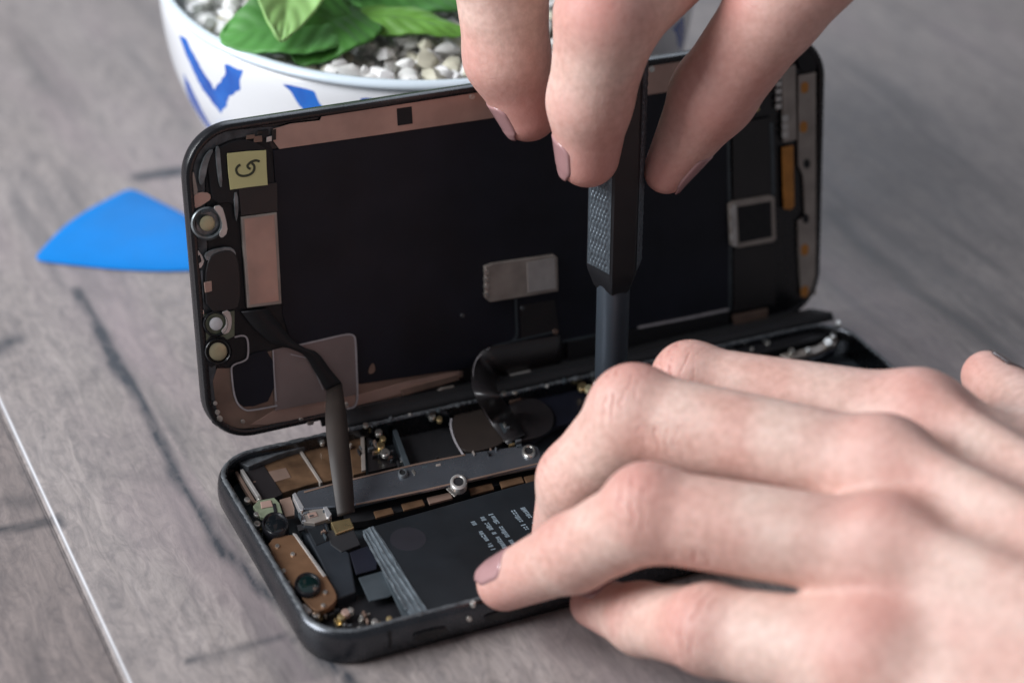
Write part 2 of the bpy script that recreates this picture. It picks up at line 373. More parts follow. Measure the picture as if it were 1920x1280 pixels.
def lens(cx, cy, r, m, z0=4.2, top=6.5):
    def ring(rr, z): return [atz(cx+rr*math.cos(t), cy+rr*.86*math.sin(t), top)+np.array([0, 0, z-top]) for t in np.linspace(0, 2*math.pi, 40, endpoint=False)]
    barrel = mesh('camera_module', *loft([ring(r, z0), ring(r, top-.3), ring(r*.93, top), ring(r*.86, top), ring(r*.80, top-.35)], True, True), M['rim'], phone, sharp=40)
    mesh('lens', *loft([ring(r*.80, top-.33), ring(r*.64, top-.2), ring(r*.4, top-.1), ring(r*.14, top-.05)], False, True), m, barrel, smooth=True)
lens(516, 979, 25, M['lens']); lens(577, 1092, 25, M['lensg'])
pcb = P('flash_board', [(474, 948), (484, 938), (514, 932), (524, 942), (530, 962), (506, 972), (488, 968)], 5.6, .8, M['pcb'])
P('contact_pad', [(488, 940), (508, 936), (512, 948), (490, 952)], 5.8, .25, M['copper'], pcb)
P('contact_pad', [(510, 944), (516, 942), (520, 958), (514, 960)], 5.75, .2, M['black'], pcb)
P('camera_bracket', [(524, 936), (545, 930), (552, 952), (552, 965), (534, 968)], 5.0, .8, M['copperdull'])
P('side_rail', [(450, 880), (456, 878), (492, 934), (486, 937)], 5.4, 1.2, M['steel'])
P('side_rail', [(440, 884), (446, 882), (480, 940), (474, 942)], 4.6, 1.2, M['copperdull'])
# --- bracket bar
bar = P('bracket_bar', [(552, 926), (560, 919), (628, 904), (780, 868), (872, 850), (996, 832), (1010, 838), (1020, 870), (904, 894), (798, 918), (664, 945), (570, 954), (562, 948)], 5.9, .8, M['bracket'], bevel=.25)
P('bracket_edge', [(548, 926), (554, 922), (570, 950), (568, 957), (562, 955)], 6.0, 1.6, M['bright'], bar, bevel=.1)
line('bracket_edge', [(570, 922), (628, 906), (780, 870), (872, 852)], 'H', 5.98, .3, 3, M['copperdull'], bar)
line('bracket_edge', [(668, 945), (800, 917), (905, 893), (1010, 868)], 'H', 5.98, .3, 3, M['copperdull'], bar)
clip = P('metal_clip', [(564, 966), (572, 958), (606, 950), (622, 962), (622, 970), (590, 980), (570, 978)], 5.6, 1.1, M['board'])
P('clip_edge', [(606, 950), (613, 948), (622, 963), (617, 970), (612, 968)], 5.9, .8, M['bright'], clip, bevel=.1)
P('clip_edge', [(562, 966), (568, 962), (574, 976), (566, 976)], 5.8, .8, M['bright'], clip, bevel=.1)
P('clip_edge', [(576, 962), (592, 958), (596, 966), (580, 970)], 5.75, .3, M['copper'], clip, bevel=.06)
def screw(cx, cy, r, top, m='steel'):
    def ring(rr, z): return [atz(cx+rr*math.cos(t), cy+rr*.9*math.sin(t), top)+np.array([0, 0, z-top]) for t in np.linspace(0, 2*math.pi, 30, endpoint=False)]
    sc_ = mesh('screw', *loft([ring(r, top-1.4), ring(r, top-.25), ring(r*.85, top), ring(r*.66, top), ring(r*.58, top-.35), ring(r*.1, top-.5)], False, True), M[m], phone, sharp=50)
    P('recess', circ(cx, cy, r*.55, r*.5, 16), top-.22, .3, M['pit'], sc_, bevel=0)
    return sc_
screw(860, 901, 16, 6.5); screw(992, 843, 13, 6.5, 'solder'); screw(755, 884, 9, 6.5, 'grey')
P('foil_tab', [(836, 915), (842, 912), (858, 925), (852, 930)], 6.2, .3, M['solder'])
for i, (x, y, w) in enumerate(((700, 958, 34), (752, 944, 40), (800, 932, 44), (878, 915, 44), (936, 902, 42), (982, 893, 40))):
    P('tape_segment', [(x, y), (x+w, y-w*.23), (x+w+5, y-w*.23+11), (x+5, y+12)], 4.4, .5, M['kapton'] if i != 2 else M['copperdull'])
P('dark_channel', [(640, 958), (1010, 872), (1016, 886), (690, 975), (650, 980)], 3.4, 1.6, M['pit'])  # dull black strip between the bar and the battery
# --- rear row (logic board side)
P('brown_shield', [(462, 880), (556, 842), (600, 902), (545, 918), (500, 932)], 4.4, 1.6, M['kapton'], bevel=.2)
P('shield_label', [(500, 884), (536, 876), (546, 894), (510, 904)], 4.5, .2, M['copperdull'])
P('brown_shield', [(565, 840), (612, 824), (625, 830), (635, 896), (604, 904)], 4.4, 1.6, M['kapton'], bevel=.2)
P('shield_rib', [(559, 842), (564, 840), (605, 903), (600, 905)], 4.7, 1.2, M['board'], bevel=.1)
P('dark_shield', [(462, 882), (494, 870), (530, 925), (498, 940), (478, 925)], 4.6, 1.4, M['brownblack'])
P('brown_shield', [(654, 822), (682, 816), (686, 884), (662, 890)], 4.5, 1.4, M['kapton'])
P('shield_rib', [(676, 818), (683, 816), (686, 880), (678, 882)], 4.8, 1.2, M['board'], bevel=.1)
P('dark_shield', [(686, 816), (706, 826), (744, 872), (690, 884)], 4.3, 1.4, M['brownblack'])
P('seal_foam', [(445, 866), (480, 846), (560, 826), (612, 812), (616, 822), (566, 838), (520, 852), (466, 874)], 5.6, 1.6, M['grey'], bevel=.2)
P('socket', [(742, 806), (836, 786), (868, 850), (762, 874)], 2.6, .8, M['pit'])
P('socket_wall', [(736, 806), (744, 804), (770, 872), (760, 876)], 5.4, 2.5, M['greyblue'])
fl1 = P('flex_pad', [(846, 782), (866, 766), (906, 758), (924, 776), (938, 812), (948, 832), (872, 850), (852, 826)], 5.0, .6, M['brown'], rnd=2)
line('flex_edge', chaikin([(846, 784), (844, 800), (852, 826), (868, 852)], 2, False), 'H', 5.15, .3, 3.5, M['film'], fl1)
fl2 = P('flex_pad', [(950, 760), (1000, 740), (1040, 770), (1036, 806), (1000, 822), (960, 826), (942, 796)], 5.1, .6, M['brownblack'], rnd=2)
P('logic_board', [(940, 758), (1092, 716), (1200, 690), (1180, 760), (1040, 800), (1000, 826), (962, 830)], 4.4, 1.0, M['blackb'])
P('board_edge', [(952, 744), (1084, 708), (1092, 712), (956, 752)], 5.5, .9, M['copperdull'])
P('board_edge', [(945, 732), (1060, 702), (1064, 707), (948, 738)], 5.6, .8, M['greyblue'])
fe = line('flex_edge', [(912, 745), (930, 778), (946, 808), (958, 832)], 'H', 5.6, .8, 6, M['greyblue'], phone)
# --- right hand end
P('end_cover', [(1370, 652), (1470, 618), (1550, 604), (1560, 622), (1540, 634), (1450, 655), (1400, 668)], 5.6, 2.4, M['black'], rnd=1, bevel=.3)
P('end_rail', [(1462, 664), (1530, 648), (1560, 630), (1572, 632), (1566, 646), (1530, 662), (1480, 672)], 5.2, 1.4, M['board'], bevel=.2)
P('end_rail', [(1440, 672), (1500, 668), (1566, 648), (1566, 656), (1520, 678), (1450, 684)], 4.6, 1.4, M['blackb'])
P('end_bracket', [(1340, 660), (1372, 646), (1440, 632), (1446, 642), (1400, 660), (1350, 676)], 5.4, 1.2, M['board'])
for x, y, r in ((1484, 656, 6), (1514, 655, 6), (1552, 640, 9), (1562, 628, 6), (1372, 662, 5), (1440, 640, 5), (1572, 604, 5), (1410, 652, 4)): P('solder_joint', circ(x, y, r, r*.85, 14), 6.0, .8, M['solder'], bevel=.2)
# --- cable from display to housing
conn = P('connector', [(620, 978), (656, 970), (664, 988), (630, 1000)], 5.5, 1.4, M['gold'], bevel=.15)
P('connector_base', [(612, 995), (660, 985), (676, 1020), (640, 1034), (620, 1020)], 5.05, .8, M['pit'])
# small parts between the big ones
def clutter():
    reg = [((640, 836, 760, 862), 16, 5.2), ((660, 800, 870, 745), 26, 6.0), ((700, 830, 742, 870), 10, 5.2), ((470, 900, 492, 945), 8, 4.6), ((585, 1145, 680, 1180), 14, 4.2),
           ((490, 985, 560, 1120), 9, 3.6), ((1080, 700, 1130, 745), 8, 5.4),
           ((625, 1140, 720, 1165), 10, 3.6), ((486, 985, 580, 1150), 10, 4.2), ((560, 962, 640, 948), 5, 5.9), ((760, 880, 1000, 826), 10, 6.2), ((930, 770, 960, 830), 6, 5.9), ((600, 1000, 640, 1030), 4, 5.3)]
    mm = ['solder', 'copperdull', 'grey', 'black', 'gold', 'greyblue', 'board']
    for (x0, y0, x1, y1), n, z in reg:
        for i in range(n):
            t = random.random(); x = x0+(x1-x0)*t+random.gauss(0, 4); y = y0+(y1-y0)*t+random.gauss(0, 5)
            a = random.uniform(2, 6); b = random.uniform(1.6, 4); s = random.choice((-.23, 1.7)); c, d = (1, -.23) if s < 0 else (.5, .86)
            q = [(x-c*a+d*b*.6, y-d*a-b*.6), (x+c*a+d*b*.6, y+d*a-b*.6), (x+c*a-d*b*.6, y+d*a+b*.6), (x-c*a-d*b*.6, y-d*a+b*.6)]
            P('chip', q, z+random.uniform(-.4, .4), .8, M[random.choice(mm)], bevel=.1)
clutter()
for x, y, r, z, m in ((710, 808, 7, 6.2, 'solder'), (718, 820, 6, 6, 'gold'), (714, 833, 8, 6, 'gold'), (722, 846, 9, 5.8, 'solder'), (810, 778, 7, 6.4, 'solder'), (824, 783, 6, 6.3, 'gold'), (604, 826, 5, 6.2, 'solder'), (648, 1146, 9, 4.8, 'copper'), (640, 1154, 8, 4.7, 'gold'), (657, 1142, 7, 4.8, 'solder'), (592, 1150, 8, 5, 'solder'), (703, 1163, 7, 4.4, 'solder'), (730, 1157, 6, 4.4, 'gold'), (887, 1127, 6, 7.3, 'solder'), (463, 935, 6, 5.5, 'solder'), (481, 962, 6, 5.6, 'solder'), (482, 980, 7, 5.5, 'solder'), (486, 932, 5, 5.6, 'solder'), (1092, 722, 9, 6.2, 'gold'), (1104, 726, 8, 6.3, 'goldpale'), (1118, 712, 7, 6, 'solder'), (1212, 678, 7, 5.8, 'solder'), (1196, 690, 6, 5.6, 'solder')):
    P('solder_joint', circ(x, y, r, r*.8, 14), z, 1.0, M[m], bevel=.25)

# ------------------------------------------------------------------ the display leaf
def display():
    r = 9.8
    def ring(i, off): return [dpt(s, t, off) for s, t in rrect(.1+i, .0+i, L+.1-i, W+.1-i, r-i)]
    V, F = loft([ring(.9, -2.4), ring(.25, -2.1), ring(0, -1.4), ring(0, .1), ring(.25, .75), ring(.55, .9), ring(1.15, .9), ring(1.5, .7), ring(1.6, .02)], True, True)
    d = mesh('display', V, F, M['rim'], phone, sharp=40)
    Q = lambda n, pts, top, th, m, par=d, rnd=0, bevel=.08, label=None: prism(n, pts, 'D', top, th, M[m], par, rnd, bevel, label)
    # edge lining left, bottom and top
    Q('edge_lining', [(366, 290), (378, 262), (400, 250), (470, 240), (540, 236), (540, 262), (440, 262), (400, 280), (384, 320), (384, 400), (392, 520), (400, 640), (408, 720), (420, 770), (424, 802), (400, 798), (392, 776), (378, 700), (366, 500), (358, 360)], .25, .2, 'grey', rnd=1)
    Q('dark_backing', [(384, 300), (400, 276), (440, 258), (520, 250), (560, 560), (560, 700), (420, 700), (404, 640), (392, 500)], .30, .2, 'black', rnd=1)
    Q('lower_foil', [(396, 690), (440, 690), (520, 650), (600, 640), (670, 630), (676, 716), (868, 690), (868, 712), (700, 758), (540, 796), (428, 806), (408, 786)], .36, .2, 'copperdull', rnd=1)
    Q('bottom_foil', [(512, 770), (600, 752), (680, 738), (760, 716), (862, 695), (862, 708), (700, 752), (600, 778), (500, 796), (470, 796)], .42, .1, 'copper', rnd=0)
    Q('screen_backing', [(512, 282), (680, 256), (940, 218), (1366, 156), (1368, 584), (1060, 640), (868, 692), (676, 720), (560, 690), (530, 590)], .50, .3, 'blackb', bevel=.1)
    Q('top_foil', [(512, 242), (545, 232), (600, 226), (604, 216), (900, 172), (1300, 112), (1430, 96), (1432, 146), (935, 220), (700, 255), (524, 280), (512, 264)], .62, .25, 'copper')
    Q('foil_window', [(744, 204), (772, 200), (774, 232), (746, 236)], .70, .1, 'pit', bevel=0)
    for x, y, w, h, m in ((484, 262, 8, 12, 'copperdull'), (497, 252, 7, 14, 'black'), (505, 262, 5, 10, 'steel'), (514, 254, 4, 20, 'brown'), (488, 250, 5, 6, 'brown'), (470, 258, 8, 8, 'copperdull')):
        Q('contact_pad', [(x-w, y-h/2), (x+w, y-h/2-2), (x+w, y+h/2-2), (x-w, y+h/2)], .74, .3, m)
    # upper left: earpiece
    Q('earpiece_cover', [(388, 300), (404, 280), (440, 262), (470, 262), (500, 278), (512, 290), (520, 400), (450, 402), (438, 380), (400, 384), (392, 340)], .85, .6, 'black', rnd=1, bevel=.25)
    Q('cover_rim', [(380, 300), (392, 282), (402, 280), (392, 300), (384, 340), (376, 350), (372, 330)], 1.0, .4, 'rimgrey', rnd=1)
    Q('cover_ridge', [(404, 276), (412, 274), (414, 300), (418, 350), (412, 352), (406, 310)], 1.15, .4, 'rimgrey', rnd=1)
    Q('cover_ridge', [(438, 362), (446, 360), (448, 400), (442, 420)], 1.1, .4, 'rimgrey', rnd=1)
    Q('edge_residue', [(356, 330), (362, 318), (368, 340), (372, 362), (364, 372), (356, 356)], .6, .4, 'board', rnd=1)
    Q('copper_tab', [(362, 366), (376, 360), (394, 362), (396, 374), (384, 382), (372, 390), (362, 390)], .7, .4, 'copper', rnd=1)
    st = Q('sticker', [(426, 288), (464, 284), (499, 282), (500, 314), (502, 347), (466, 351), (432, 356), (428, 322)], 1.25, .12, 'sticker', bevel=.03, label='square yellow sticker with a handwritten G')
    # handwritten G: an open bowl and a barred hook, lying on its back as on the sticker
    bowl = [(451, 309), (446, 312), (443, 318), (445, 325), (450, 329), (458, 330), (467, 328), (474, 323), (477, 316), (476, 310), (472, 306)]
    hook = [(487, 303), (480, 301), (473, 303), (468, 306), (464, 311), (466, 315), (470, 317)]
    for path in (bowl, hook):
        line('letter_stroke', catmull(path, 4), 'D', 1.285, .04, 4.6, M['ink'], st)
    Q('copper_shield', [(452, 407), (520, 398), (529, 570), (464, 578)], 1.2, .9, 'board', bevel=.2)
    Q('copper_shield_face', [(458, 411), (514, 403), (523, 564), (469, 571)], 1.27, .1, 'copper', bevel=.03)
    Q('shield_tape', [(447, 352), (520, 342), (521, 397), (452, 405)], 1.05, .4, 'brownblack')
    # left column of sensors
    def ringed(cx, cy, ro, ri, rd, m, mr, name):
        def rg(rr, off): return [atD(cx+rr*math.cos(t), cy+rr*math.sin(t), off) for t in np.linspace(0, 2*math.pi, 36, endpoint=False)]
        b = mesh(name, *loft([rg(ro, .3), rg(ro*.97, 1.2), rg((ro+ri)/2, 1.45), rg(ri, 1.2), rg(ri*.96, .6)], False, True), M[mr], d, sharp=60)
        mesh('sensor_window', *loft([rg(rd, .6), rg(rd, 1.15), rg(rd*.85, 1.3), rg(rd*.3, 1.34)], False, True), M[m], b, sharp=50)
        return b
    ringed(389, 419, 32, 24, 14.5, 'goldpale', 'rimgrey', 'sensor')
    Q('sensor_clip', [(398, 388), (416, 384), (424, 410), (428, 436), (416, 448), (410, 440), (418, 424), (412, 404)], 1.55, .3, 'steel', rnd=1)
    Q('sensor_clip', [(376, 396), (398, 388), (404, 394), (380, 402)], 1.5, .3, 'greyblue', rnd=1)
    ringed(405, 607, 25, 20, 12.5, 'white', 'rim', 'sensor'); ringed(409, 659, 26, 20, 17, 'goldpale', 'rim', 'sensor')
    Q('sensor_clip', [(414, 586), (430, 580), (436, 600), (432, 622), (420, 628), (414, 620), (424, 612), (424, 596)], 1.4, .3, 'steel', rnd=1)
    Q('sensor_mount', [(380, 590), (440, 582), (440, 630), (420, 640), (384, 640)], .7, .4, 'pcb')
    Q('sensor_mount', [(382, 630), (432, 632), (428, 668), (386, 696)], .9, .4, 'black', rnd=1)
    Q('speaker_module', [(392, 484), (404, 474), (430, 468), (444, 478), (450, 500), (452, 574), (436, 582), (388, 586), (384, 520)], 1.3, .9, 'brownblack', rnd=1, bevel=.2)
    Q('speaker_rim', [(382, 478), (396, 468), (430, 462), (442, 470), (443, 484), (432, 474), (400, 480), (390, 492)], 1.1, .4, 'rimgrey', rnd=1)
    Q('copper_tab', [(383, 530), (397, 527), (398, 546), (385, 549)], 1.5, .3, 'copper')
    Q('side_rail', [(366, 510), (380, 506), (384, 580), (372, 582)], .6, .4, 'adhesive')
    Q('edge_residue', [(362, 470), (368, 464), (384, 486), (380, 500), (370, 506), (364, 490)], .8, .4, 'steel', rnd=1)
    Q('hole_mark', [(370, 482), (375, 478), (378, 490), (373, 494)], .9, .1, 'pit', bevel=0)
    Q('edge_residue', [(372, 580), (382, 578), (384, 596), (376, 598)], .8, .4, 'solder', rnd=1)
    # films at the lower left
    f1 = Q('protective_film', [(434, 690), (446, 683), (462, 678), (465, 664), (512, 655), (516, 748), (462, 766), (442, 752)], .68, .15, 'blackb', rnd=1)
    line('film_border', chaikin([(440, 632), (456, 628), (465, 634), (466, 664), (462, 676), (434, 684), (434, 700), (440, 750), (458, 770), (480, 768), (520, 760)], 2, False), 'D', .78, .15, 3.2, M['film'], f1)
    f2 = Q('protective_film', [(511, 656), (560, 646), (655, 627), (664, 630), (667, 640), (668, 740), (640, 746), (516, 770)], .70, .12, 'filmface', rnd=0)
    line('film_border', chaikin([(545, 650), (600, 638), (650, 626), (664, 628), (667, 640), (669, 700), (671, 750), (664, 764), (650, 766)], 2, False), 'D', .80, .15, 3.4, M['film'], f2)
    line('film_border', [(512, 657), (514, 700), (518, 752)], 'D', .80, .15, 2.2, M['film'], f2)
    line('film_border', [(545, 664), (580, 672), (606, 730)], 'D', .80, .15, 2.0, M['film'], f2)
    # connector plate in the middle with its flex
    pl = Q('connector_plate', [(910, 500), (925, 494), (1040, 478), (1046, 484), (1047, 546), (988, 556), (920, 567), (912, 560)], 1.6, 1.1, 'board', bevel=.2)
    Q('plate_panel', [(988, 492), (1040, 483), (1043, 541), (990, 549)], 1.68, .15, 'steel', pl)
    for k in range(4): Q('plate_tooth', [(908, 508+k*14), (916, 506+k*14), (917, 514+k*14), (909, 516+k*14)], 1.75, .6, 'solder', pl)
    Q('flex_tail', [(976, 572), (1040, 562), (1048, 620), (978, 634)], .72, .2, 'brownblack')
    line('flex_line', chaikin([(967, 560), (968, 600), (970, 630), (960, 640)], 2, False), 'D', .75, .2, 5, M['greyblue'], d)
    line('flex_line', [(925, 648), (968, 638), (1040, 622)], 'D', .80, .2, 3.5, M['greyblue'], d)
    line('panel_edge', [(1054, 640), (1116, 628), (1180, 616)], 'D', .66, .25, 5, M['greyblue'], d)
    line('panel_edge', [(1196, 614), (1290, 596), (1366, 580)], 'D', .66, .25, 5, M['film'], d)
    line('panel_edge', [(1365, 220), (1366, 300), (1368, 380), (1369, 460), (1369, 582)], 'D', .66, .25, 6, M['greyblue'], d)
    for x, y, r, m in ((868, 592, 4, 'grey'), (980, 578, 4, 'grey'), (1042, 622, 5, 'copperdull'), (520, 708, 0, 'grey'), (408, 773, 5, 'solder'), (412, 785, 6, 'solder'), (404, 756, 4, 'solder'), (456, 790, 4, 'solder'), (650, 758, 4, 'solder'), (565, 787, 4, 'solder'), (1222, 130, 6, 'solder'), (886, 182, 5, 'solder'), (1418, 204, 6, 'gold')):
        if r: Q('solder_joint', circ(x, y, r, n=12), .9, .4, m)
    Q('solder_joint', [(574, 790), (590, 787), (588, 796), (578, 798)], .9, .4, 'solder')
    Q('residue_spot', [(694, 684), (702, 680), (704, 698), (690, 702)], .56, .08, 'copperdull', rnd=1, bevel=0)
    # lower edge parts
    Q('edge_strip', [(752, 730), (858, 702), (862, 712), (756, 742)], .9, .5, 'copperdull')
    Q('edge_strip', [(600, 780), (690, 760), (860, 716), (866, 730), (700, 778), (604, 800)], .75, .5, 'black')
    Q('edge_clip', [(808, 740), (830, 728), (852, 724), (856, 742), (830, 750), (816, 752)], 1.4, .8, 'board')
    Q('foam_block', [(1064, 642), (1368, 584), (1366, 606), (1190, 650), (1066, 690)], .8, .5, 'black')
    # right column
    Q('dark_panel', [(1374, 232), (1448, 220), (1450, 368), (1376, 380)], .9, .5, 'brownblack')
    line('panel_edge', [(1446, 230), (1449, 300), (1450, 366)], 'D', 1.0, .3, 7, M['greyblue'], d)
    Q('dark_panel', [(1376, 468), (1452, 454), (1454, 570), (1378, 584)], .9, .5, 'brownblack')
    sq = Q('framed_chip', [(1368, 384), (1376, 378), (1446, 367), (1453, 370), (1456, 448), (1450, 454), (1384, 466), (1372, 460)], 1.7, 1.0, 'board', rnd=0, bevel=.2)
    Q('chip_face', [(1382, 388), (1446, 377), (1448, 444), (1386, 456)], 1.76, .2, 'pit', sq)
    line('chip_edge', [(1376, 384), (1378, 462)], 'D', 1.8, .3, 8, M['steel'], sq)
    for k in range(3): Q('chip_pad', [(1369, 392+k*24), (1378, 390+k*24), (1379, 402+k*24), (1370, 404+k*24)], 1.9, .3, 'steel', sq)
    Q('steel_strip', [(1466, 130), (1492, 122), (1494, 262), (1470, 268)], 1.1, .7, 'board')
    for k in range(5): Q('strip_pad', [(1455, 140+k*14), (1466, 138+k*14), (1466, 148+k*14), (1456, 150+k*14)], 1.1, .4, 'steel')
    for k in range(3): Q('strip_pad', [(1467, 218+k*15), (1478, 216+k*15), (1479, 228+k*15), (1468, 230+k*15)], 1.3, .4, 'steel')
    Q('orange_flex', [(1467, 277), (1488, 273), (1490, 388), (1482, 394), (1470, 392)], 1.1, .5, 'orange', bevel=.15)
    es = Q('edge_board', [(1497, 142), (1530, 136), (1530, 552), (1504, 558), (1498, 480), (1496, 415), (1510, 405), (1506, 330), (1497, 310)], .8, .5, 'board')
    for x, y in ((1508, 164), (1506, 238), (1508, 468), (1508, 546)): Q('board_mark', [(x-6, y-9), (x+8, y-11), (x+8, y+10), (x-6, y+12)], .86, .1, 'orange', es, rnd=1, bevel=0)
    for x, y in ((1513, 307), (1511, 410)): Q('board_hole', circ(x, y, 6, 9, 16), .87, .1, 'pit', es, bevel=0)
    Q('corner_pad', [(1494, 100), (1510, 92), (1528, 104), (1534, 130), (1502, 140)], .8, .5, 'pit', rnd=1)
    Q('corner_pad', [(1374, 592), (1440, 578), (1440, 606), (1380, 616)], .9, .5, 'copperdull')
    return d
display()

# main ribbon: down the display, then free through the air into the housing
_a = [(452, 584), (478, 616), (512, 644), (546, 654), (572, 668), (592, 700), (612, 732)]
_b = [(502, 578), (522, 604), (548, 636), (572, 652), (596, 662), (618, 690), (641, 718)]
LA = [atD(x, y, 1.25) for x, y in _a]; RB = [atD(x, y, 1.25) for x, y in _b]
eA, eB = atz(633, 972, 5.7), atz(664, 963, 5.7)
def drop(A, pE, pxs):
    out = []; d0 = (A-CAM)@fw; d1 = (pE-CAM)@fw
    for i, (x, y) in enumerate(pxs):
        t = (i+1)/len(pxs); out.append(atd(x, y, d0+(d1-d0)*t-5.5*math.sin(math.pi*t)))
    return out
LA2 = drop(LA[-1], eA, [(610, 790), (616, 850), (625, 915), (633, 968)]); RB2 = drop(RB[-1], eB, [(650, 780), (656, 845), (662, 910), (665, 960)])
ribbon('ribbon_cable', LA, RB, M['black'], phone)
ribbon('ribbon_cable', [LA[-1]]+LA2, [RB[-1]]+RB2, M['brown'], phone)
gk = []
for s_ in np.linspace(27, 141, 60):
    a = dpt(s_, 1.2, .95+.1*random.random()); b = np.array([a[0]*1., W+1.0, 7.4]); c_ = np.array([a[0], W-.15, 6.2])
    gk.append((a, b, c_))
mesh('hinge_gasket', [p for g in gk for p in g], [[3*i+j, 3*i+j+1, 3*i+4+j, 3*i+3+j] for i in range(len(gk)-1) for j in (0, 1)], M['pit'], phone, smooth=True, solid=.3)
for k in range(24):
    x = 26+k*3.3+random.gauss(0, .8); q = proj_px(x, W-1.5+random.gauss(0, .3), 7.2)
    P('solder_joint', circ(*q, random.uniform(2.5, 6.5), random.uniform(2, 4.5), 12), 7.2+random.uniform(0, .35), .6, M[random.choice(('solder', 'grey', 'steel', 'grey', 'greyblue'))], bevel=.15)
# second, wide ribbon in the middle
A2 = [atD(1050, 628, 1.0), atD(968, 642, 1.0), atD(915, 652, 1.2), atD(890, 676, 1.8), atd(884, 712, 418), atd(892, 745, 413), atz(918, 790, 6.2), atz(950, 832, 5.6)]
B2 = [atD(1052, 690, 1.0), atD(990, 704, 1.0), atD(955, 706, 1.2), atD(935, 712, 1.8), atd(932, 728, 418), atd(940, 745, 413), atz(958, 768, 6.2), atz(985, 815, 5.6)]
rb = ribbon('ribbon_cable', A2, B2, M['brownblack'], phone)
ca = catmull(A2[2:], 8)
mesh('ribbon_edge', [q for p in ca for q in (p, p+RT*.35, p+RT*.35+fw*.2, p+fw*.2)], [[4*i+j, 4*i+(j+1) % 4, 4*i+4+(j+1) % 4, 4*i+4+j] for i in range(len(ca)-1) for j in range(4)], M['film'], rb)
prism('small_connector', [(957, 703), (996, 695), (998, 705), (960, 713)], 'D', 1.9, .8, M['steel'], phone, bevel=.15)

# ------------------------------------------------------------------ opening pick
def pick():
    A, B, C_ = np.array([-8.6, 167.]), np.array([22.0, 194.5]), np.array([35, 144.6])
    def bow(p, q, k):
        m = (p+q)/2; t = q-p; n = np.array([t[1], -t[0]])/np.linalg.norm(t); return m+n*k
    c = (A+B+C_)/3; pts = []
    for p, q in ((A, B), (B, C_), (C_, A)):
        m = (p+q)/2; n = (m-c)/np.linalg.norm(m-c); pts += [p, p*.8+m*.2+n*1.2, m+n*3.9, q*.8+m*.2+n*1.2]
    pts = chaikin(pts, 3); n = len(pts)
    R = [[(*(c+(p-c)*s), z) for p in pts] for s, z in ((.97, 0.02), (1, .25), (1, .6), (.965, .85))]
    o = mesh('opening_pick', *loft(R, True, True), M['pick'], sharp=40, org=(*c, 0)); tag(o, 'flat bright blue triangular plastic pick lying on the table beside the phone screen', 'opening pick')
pick()

